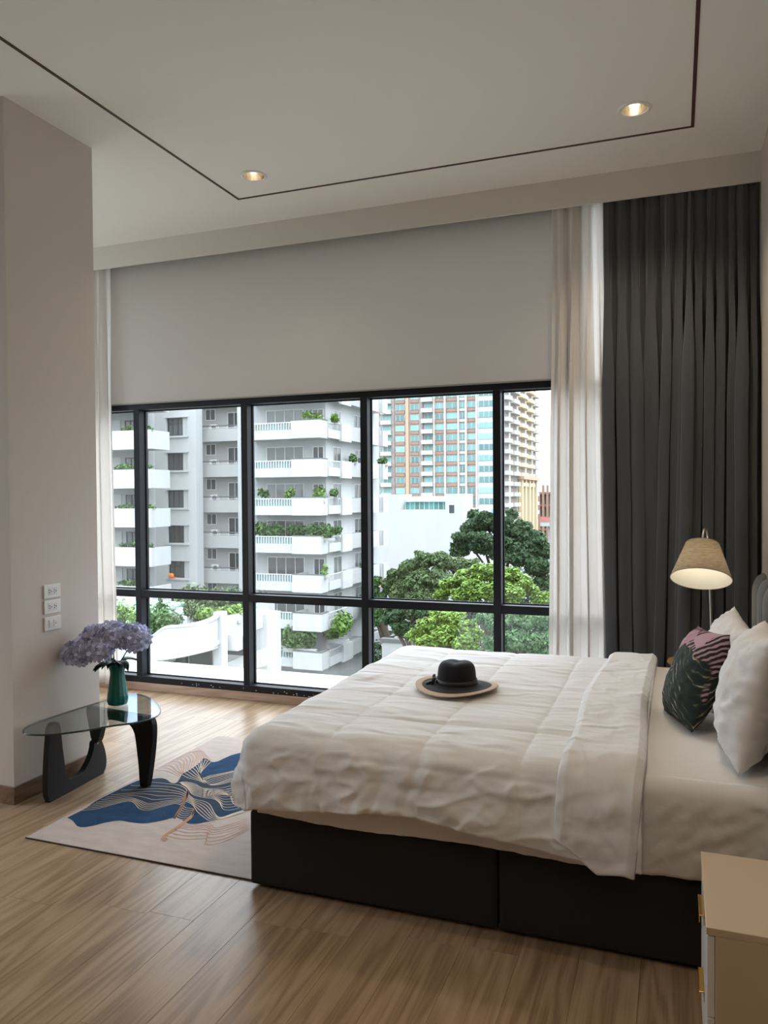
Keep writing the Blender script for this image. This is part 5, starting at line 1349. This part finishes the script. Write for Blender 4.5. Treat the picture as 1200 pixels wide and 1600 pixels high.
for k in range(9):
    x = -38.3 + k * 0.745
    MB().box(x + 0.04, x + 0.70, 112.0, 112.1, -0.40, 0.72).build('pane', M_tgr, pv)
    MB().box(x - 0.04, x + 0.04, 111.95, 112.1, -0.45, 0.75).build('post', M_rail, pv)
    clean(MB().prism([(x + 0.03, 111.6, 0.75), (x + 0.71, 111.6, 0.75), (-35 + (x + 0.71 + 35) * 0.82, 114.0, 1.45), (-35 + (x + 0.03 + 35) * 0.82, 114.0, 1.45)], (0, 0, 0.08)).build('roof_pane', M_turq, pv))
hr = thing('tiled_roof', 'brown tiled hip roof peeking out left of the trees', 'roof', (-40.5, 100, -16))
clean(MB().add([(-44.5, 96, -10.6), (-36.5, 96, -10.6), (-36.5, 104, -10.6), (-44.5, 104, -10.6), (-40.4, 100, -7.6)], [(0, 1, 4), (1, 2, 4), (2, 3, 4), (3, 0, 4), (3, 2, 1, 0)]).build('roof', mat('roof_tile_brown', (0.16, 0.085, 0.07), 0.9), hr))
MB().box(-44, -37, 96.5, 103.5, GZ, -10.6).build('house_wall', M_greyw, hr)

# ------------------------------------------------------------------ brown frame building and raised road at the far right
br = thing('brown_frame_building', 'brown framed mid-rise building beyond the tower at the right edge', 'building', (-33, 300, GZ))
def q3(X, Y): return 570 + X / 3.555, 590 + Y / 3.555
pA, pB = on_y(*q3(945, 620), 300), on_y(*q3(1038, 770), 300)
for k in range(4):
    z = pA.z - 1.5 - k * 4.6
    MB().box(pA.x, pB.x, 300, 318, z - 0.5, z + 0.4).build('floor_slab', M_tb, br)
    MB().box(pA.x + 0.6, pB.x - 0.6, 303, 315, z - 4.2, z - 0.5).build('glazing', M_panec, br)
for k in range(5):
    x = pA.x + (pB.x - pA.x) * k / 4; MB().box(x - 0.4, x + 0.4, 299.6, 300.6, GZ, pA.z + (1.5 if k > 1 else -1.2)).build('column', M_tb, br)
rd = thing('raised_road', 'pale raised road deck with red barrier beyond the dark tree', 'road', (-30, 230, GZ))
MB().box(-38, 10, 236, 246, -7.6, -6.2).build('deck', M_tw, rd)
MB().box(-38, 10, 235.8, 236.1, -6.2, -4.9).build('barrier', mat('barrier_red', (0.42, 0.16, 0.13), 0.8), rd)
for x in range(-36, 10, 8): MB().box(x, x + 1.2, 238, 244, GZ, -7.6).build('pier', M_greyw, rd)
for k, (x, w, y, h, m_) in enumerate(((-28, 9, 340, 13, M_white2), (-17, 12, 420, 17, M_tc), (-5, 12, 380, 12, M_white2), (9, 14, 400, 16, M_greyw), (-45, 14, 520, 21, M_greyw))):
    d = thing('distant_building', ['small pale', 'cream', 'low white', 'grey', 'tall grey'][k] + ' block on the hazy skyline past the raised road', 'building', (x, y, GZ), 'skyline blocks')
    MB().box(x - w / 2, x + w / 2, y, y + 10, GZ, GZ + h).build('wall', m_, d)
    MB().box(x - w / 2 - 0.3, x + w / 2 + 0.3, y - 0.3, y + 10, GZ + h, GZ + h + 0.8).build('roof_edge', M_white2, d)
    for r in range(3):
        for c_ in range(4):
            xx = x - w / 2 + w * (c_ + 0.2) / 4; MB().box(xx, xx + w * 0.14, y - 0.1, y, GZ + h - 3 - 3.2 * r, GZ + h - 1.4 - 3.2 * r).build('window', M_pane, d)

# ------------------------------------------------------------------ trees
def blobs_px(pts, Y):
    """crown lobes measured in the photograph, put at their distance"""
    out = []
    for (X, Yp, r, dy) in pts:
        c = on_y(*q3(X, Yp), Y + dy); s = (c - EYE).length / FPX / 3.555 * r
        out.append((tuple(c), (s, s * 1.1, s * 0.82)))
    return out
tree('dark_tree', 'tall dark green tree before the tower', (-16.5, 76, GZ), blobs_px([(680, 800, 75, 0), (600, 830, 70, 1), (560, 910, 75, 0), (760, 830, 75, 0), (850, 860, 80, 1), (940, 900, 80, 0), (990, 960, 65, 0), (650, 920, 90, -1), (750, 950, 95, -1.5), (860, 980, 95, -1), (960, 1050, 80, -1), (990, 1140, 60, -1), (520, 960, 55, 0), (820, 760, 36, 2), (600, 760, 36, 2)], 75), 26000, 0.23, M_l1, 1)
tree('olive_tree', 'olive green broad tree before the white hall', (-18.8, 62, GZ), blobs_px([(330, 1020, 65, 0), (250, 1060, 75, 0), (180, 1110, 70, 0), (430, 1020, 70, 0), (520, 1040, 65, 1), (590, 1040, 50, 1), (300, 1130, 90, -1), (420, 1120, 85, -1), (200, 1190, 70, -1), (320, 1210, 80, -1.5), (130, 1150, 45, 0), (300, 980, 26, 0)], 60), 17000, 0.15, M_l3, 2)
tree('bright_tree', 'bright yellow-green spreading tree in the middle of the view', (-11.6, 50, GZ), blobs_px([(650, 1080, 70, 0), (560, 1110, 70, 0), (480, 1160, 70, 0), (720, 1090, 75, 0), (800, 1100, 70, 0), (870, 1140, 70, 0), (930, 1180, 45, 0), (620, 1180, 85, -1), (720, 1190, 85, -1), (820, 1200, 80, -1), (540, 1210, 60, -1), (430, 1210, 50, 0), (980, 1225, 55, -0.5), (1030, 1230, 40, -0.5)], 50), 17000, 0.16, M_l2, 3, flat=0.5)
tree('light_tree', 'light green feathery tree low in the window behind the bed', (-10.9, 38.5, GZ), blobs_px([(420, 1330, 62, 0), (350, 1380, 70, 0), (290, 1430, 60, 0), (500, 1340, 60, 0), (570, 1390, 65, 0), (440, 1430, 85, -0.5), (540, 1470, 75, -0.5), (340, 1480, 70, -0.5), (620, 1430, 50, 0)], 38), 13000, 0.13, M_l2, 4, flat=0.45)
tree('leafy_tree', 'mid green leafy tree low at the right of the window', (-6.1, 35, GZ), blobs_px([(800, 1370, 70, 0), (900, 1340, 75, 0), (990, 1360, 75, 0), (860, 1450, 90, -0.5), (980, 1470, 90, -0.5), (780, 1480, 60, -0.5), (1040, 1420, 70, 0), (720, 1370, 60, 2), (720, 1470, 60, 2), (660, 1330, 50, 3)], 34), 15000, 0.11, leafmat('mid_tree_leaf', (0.075, 0.145, 0.055)), 5)
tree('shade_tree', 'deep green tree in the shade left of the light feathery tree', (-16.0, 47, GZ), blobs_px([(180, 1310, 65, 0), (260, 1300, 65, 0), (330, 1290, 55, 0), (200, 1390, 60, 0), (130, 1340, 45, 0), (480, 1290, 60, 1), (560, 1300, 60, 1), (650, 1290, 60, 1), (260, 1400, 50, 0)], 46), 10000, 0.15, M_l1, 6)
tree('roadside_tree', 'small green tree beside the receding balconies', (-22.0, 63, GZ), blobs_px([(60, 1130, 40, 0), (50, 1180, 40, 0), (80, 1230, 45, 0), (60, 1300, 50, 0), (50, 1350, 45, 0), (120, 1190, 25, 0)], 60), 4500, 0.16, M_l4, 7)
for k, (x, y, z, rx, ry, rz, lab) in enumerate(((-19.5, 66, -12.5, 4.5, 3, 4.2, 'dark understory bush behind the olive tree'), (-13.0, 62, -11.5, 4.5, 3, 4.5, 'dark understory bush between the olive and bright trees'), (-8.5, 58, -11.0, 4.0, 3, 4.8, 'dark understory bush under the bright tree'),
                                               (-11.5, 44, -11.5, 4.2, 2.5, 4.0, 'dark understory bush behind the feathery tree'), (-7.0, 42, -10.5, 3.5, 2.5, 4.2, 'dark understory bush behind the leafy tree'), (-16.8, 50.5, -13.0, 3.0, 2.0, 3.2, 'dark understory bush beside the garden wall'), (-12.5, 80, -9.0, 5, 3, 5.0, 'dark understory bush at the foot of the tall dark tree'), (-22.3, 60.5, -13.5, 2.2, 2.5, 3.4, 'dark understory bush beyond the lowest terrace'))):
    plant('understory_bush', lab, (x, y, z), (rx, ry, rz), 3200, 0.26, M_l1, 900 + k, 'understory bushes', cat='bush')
# street wall seen between the trees
gwall = thing('garden_wall', 'low grey garden wall at street level under the trees', 'wall', (-19, 58, GZ))
c = on_y(*q3(150, 1470), 55); MB().box(c.x - 0.8, c.x + 3.5, 55, 55.4, GZ, c.z).build('wall', M_greyw, gwall)
MB().box(c.x - 0.9, c.x + 3.6, 54.9, 55.5, c.z, c.z + 0.25).build('coping', M_cap, gwall)

# more of the neighbourhood to the right, mostly hidden by the curtains
for k, (x, y, r, h, m_, lab) in enumerate(((3.5, 46, 4.0, -3.5, M_l1, 'dark green tree hidden behind the sheer curtain'), (11.0, 58, 4.6, -4.5, M_l3, 'olive tree hidden behind the charcoal curtain'), (-2.0, 62, 4.4, -4.0, M_l4, 'green tree hidden behind the right window edge'), (5.0, 78, 5.0, -3.0, M_l1, 'far dark tree hidden behind the sheer curtain'))):
    rr = random.Random(500 + k)
    bl_ = [((x + rr.uniform(-.6, .6) * r, y + rr.uniform(-.5, .5) * r, h - r * 0.9 + rr.uniform(-.5, .6) * r), (r * 0.5, r * 0.5, r * 0.42)) for _ in range(9)]
    tree('park_tree', lab, (x, y, GZ), bl_, 7000, 0.24, m_, 520 + k, 'trees beyond the curtains')
for k, (x, y, w, h, lab) in enumerate(((14, 120, 18, 20, 'white apartment block hidden behind the charcoal curtain'), (38, 140, 20, 27, 'white apartment block far to the right, out of view'), (2, 165, 14, 15, 'low white block hidden behind the sheer curtain'))):
    d = thing('neighbour_block', lab, 'building', (x, y, GZ), 'blocks beyond the curtains')
    MB().box(x - w / 2, x + w / 2, y, y + 14, GZ, GZ + h).build('wall', M_white2, d)
    MB().box(x - w / 2 - 0.4, x + w / 2 + 0.4, y - 0.4, y + 14, GZ + h, GZ + h + 0.7).build('roof_edge', M_greyw, d)
    for r in range(int(h // 3) - 1):
        for c_ in range(5):
            xx = x - w / 2 + w * (c_ + 0.22) / 5; MB().box(xx, xx + w * 0.11, y - 0.1, y + 0.05, GZ + h - 2.6 - 3 * r, GZ + h - 1.1 - 3 * r).build('window', M_pane, d)
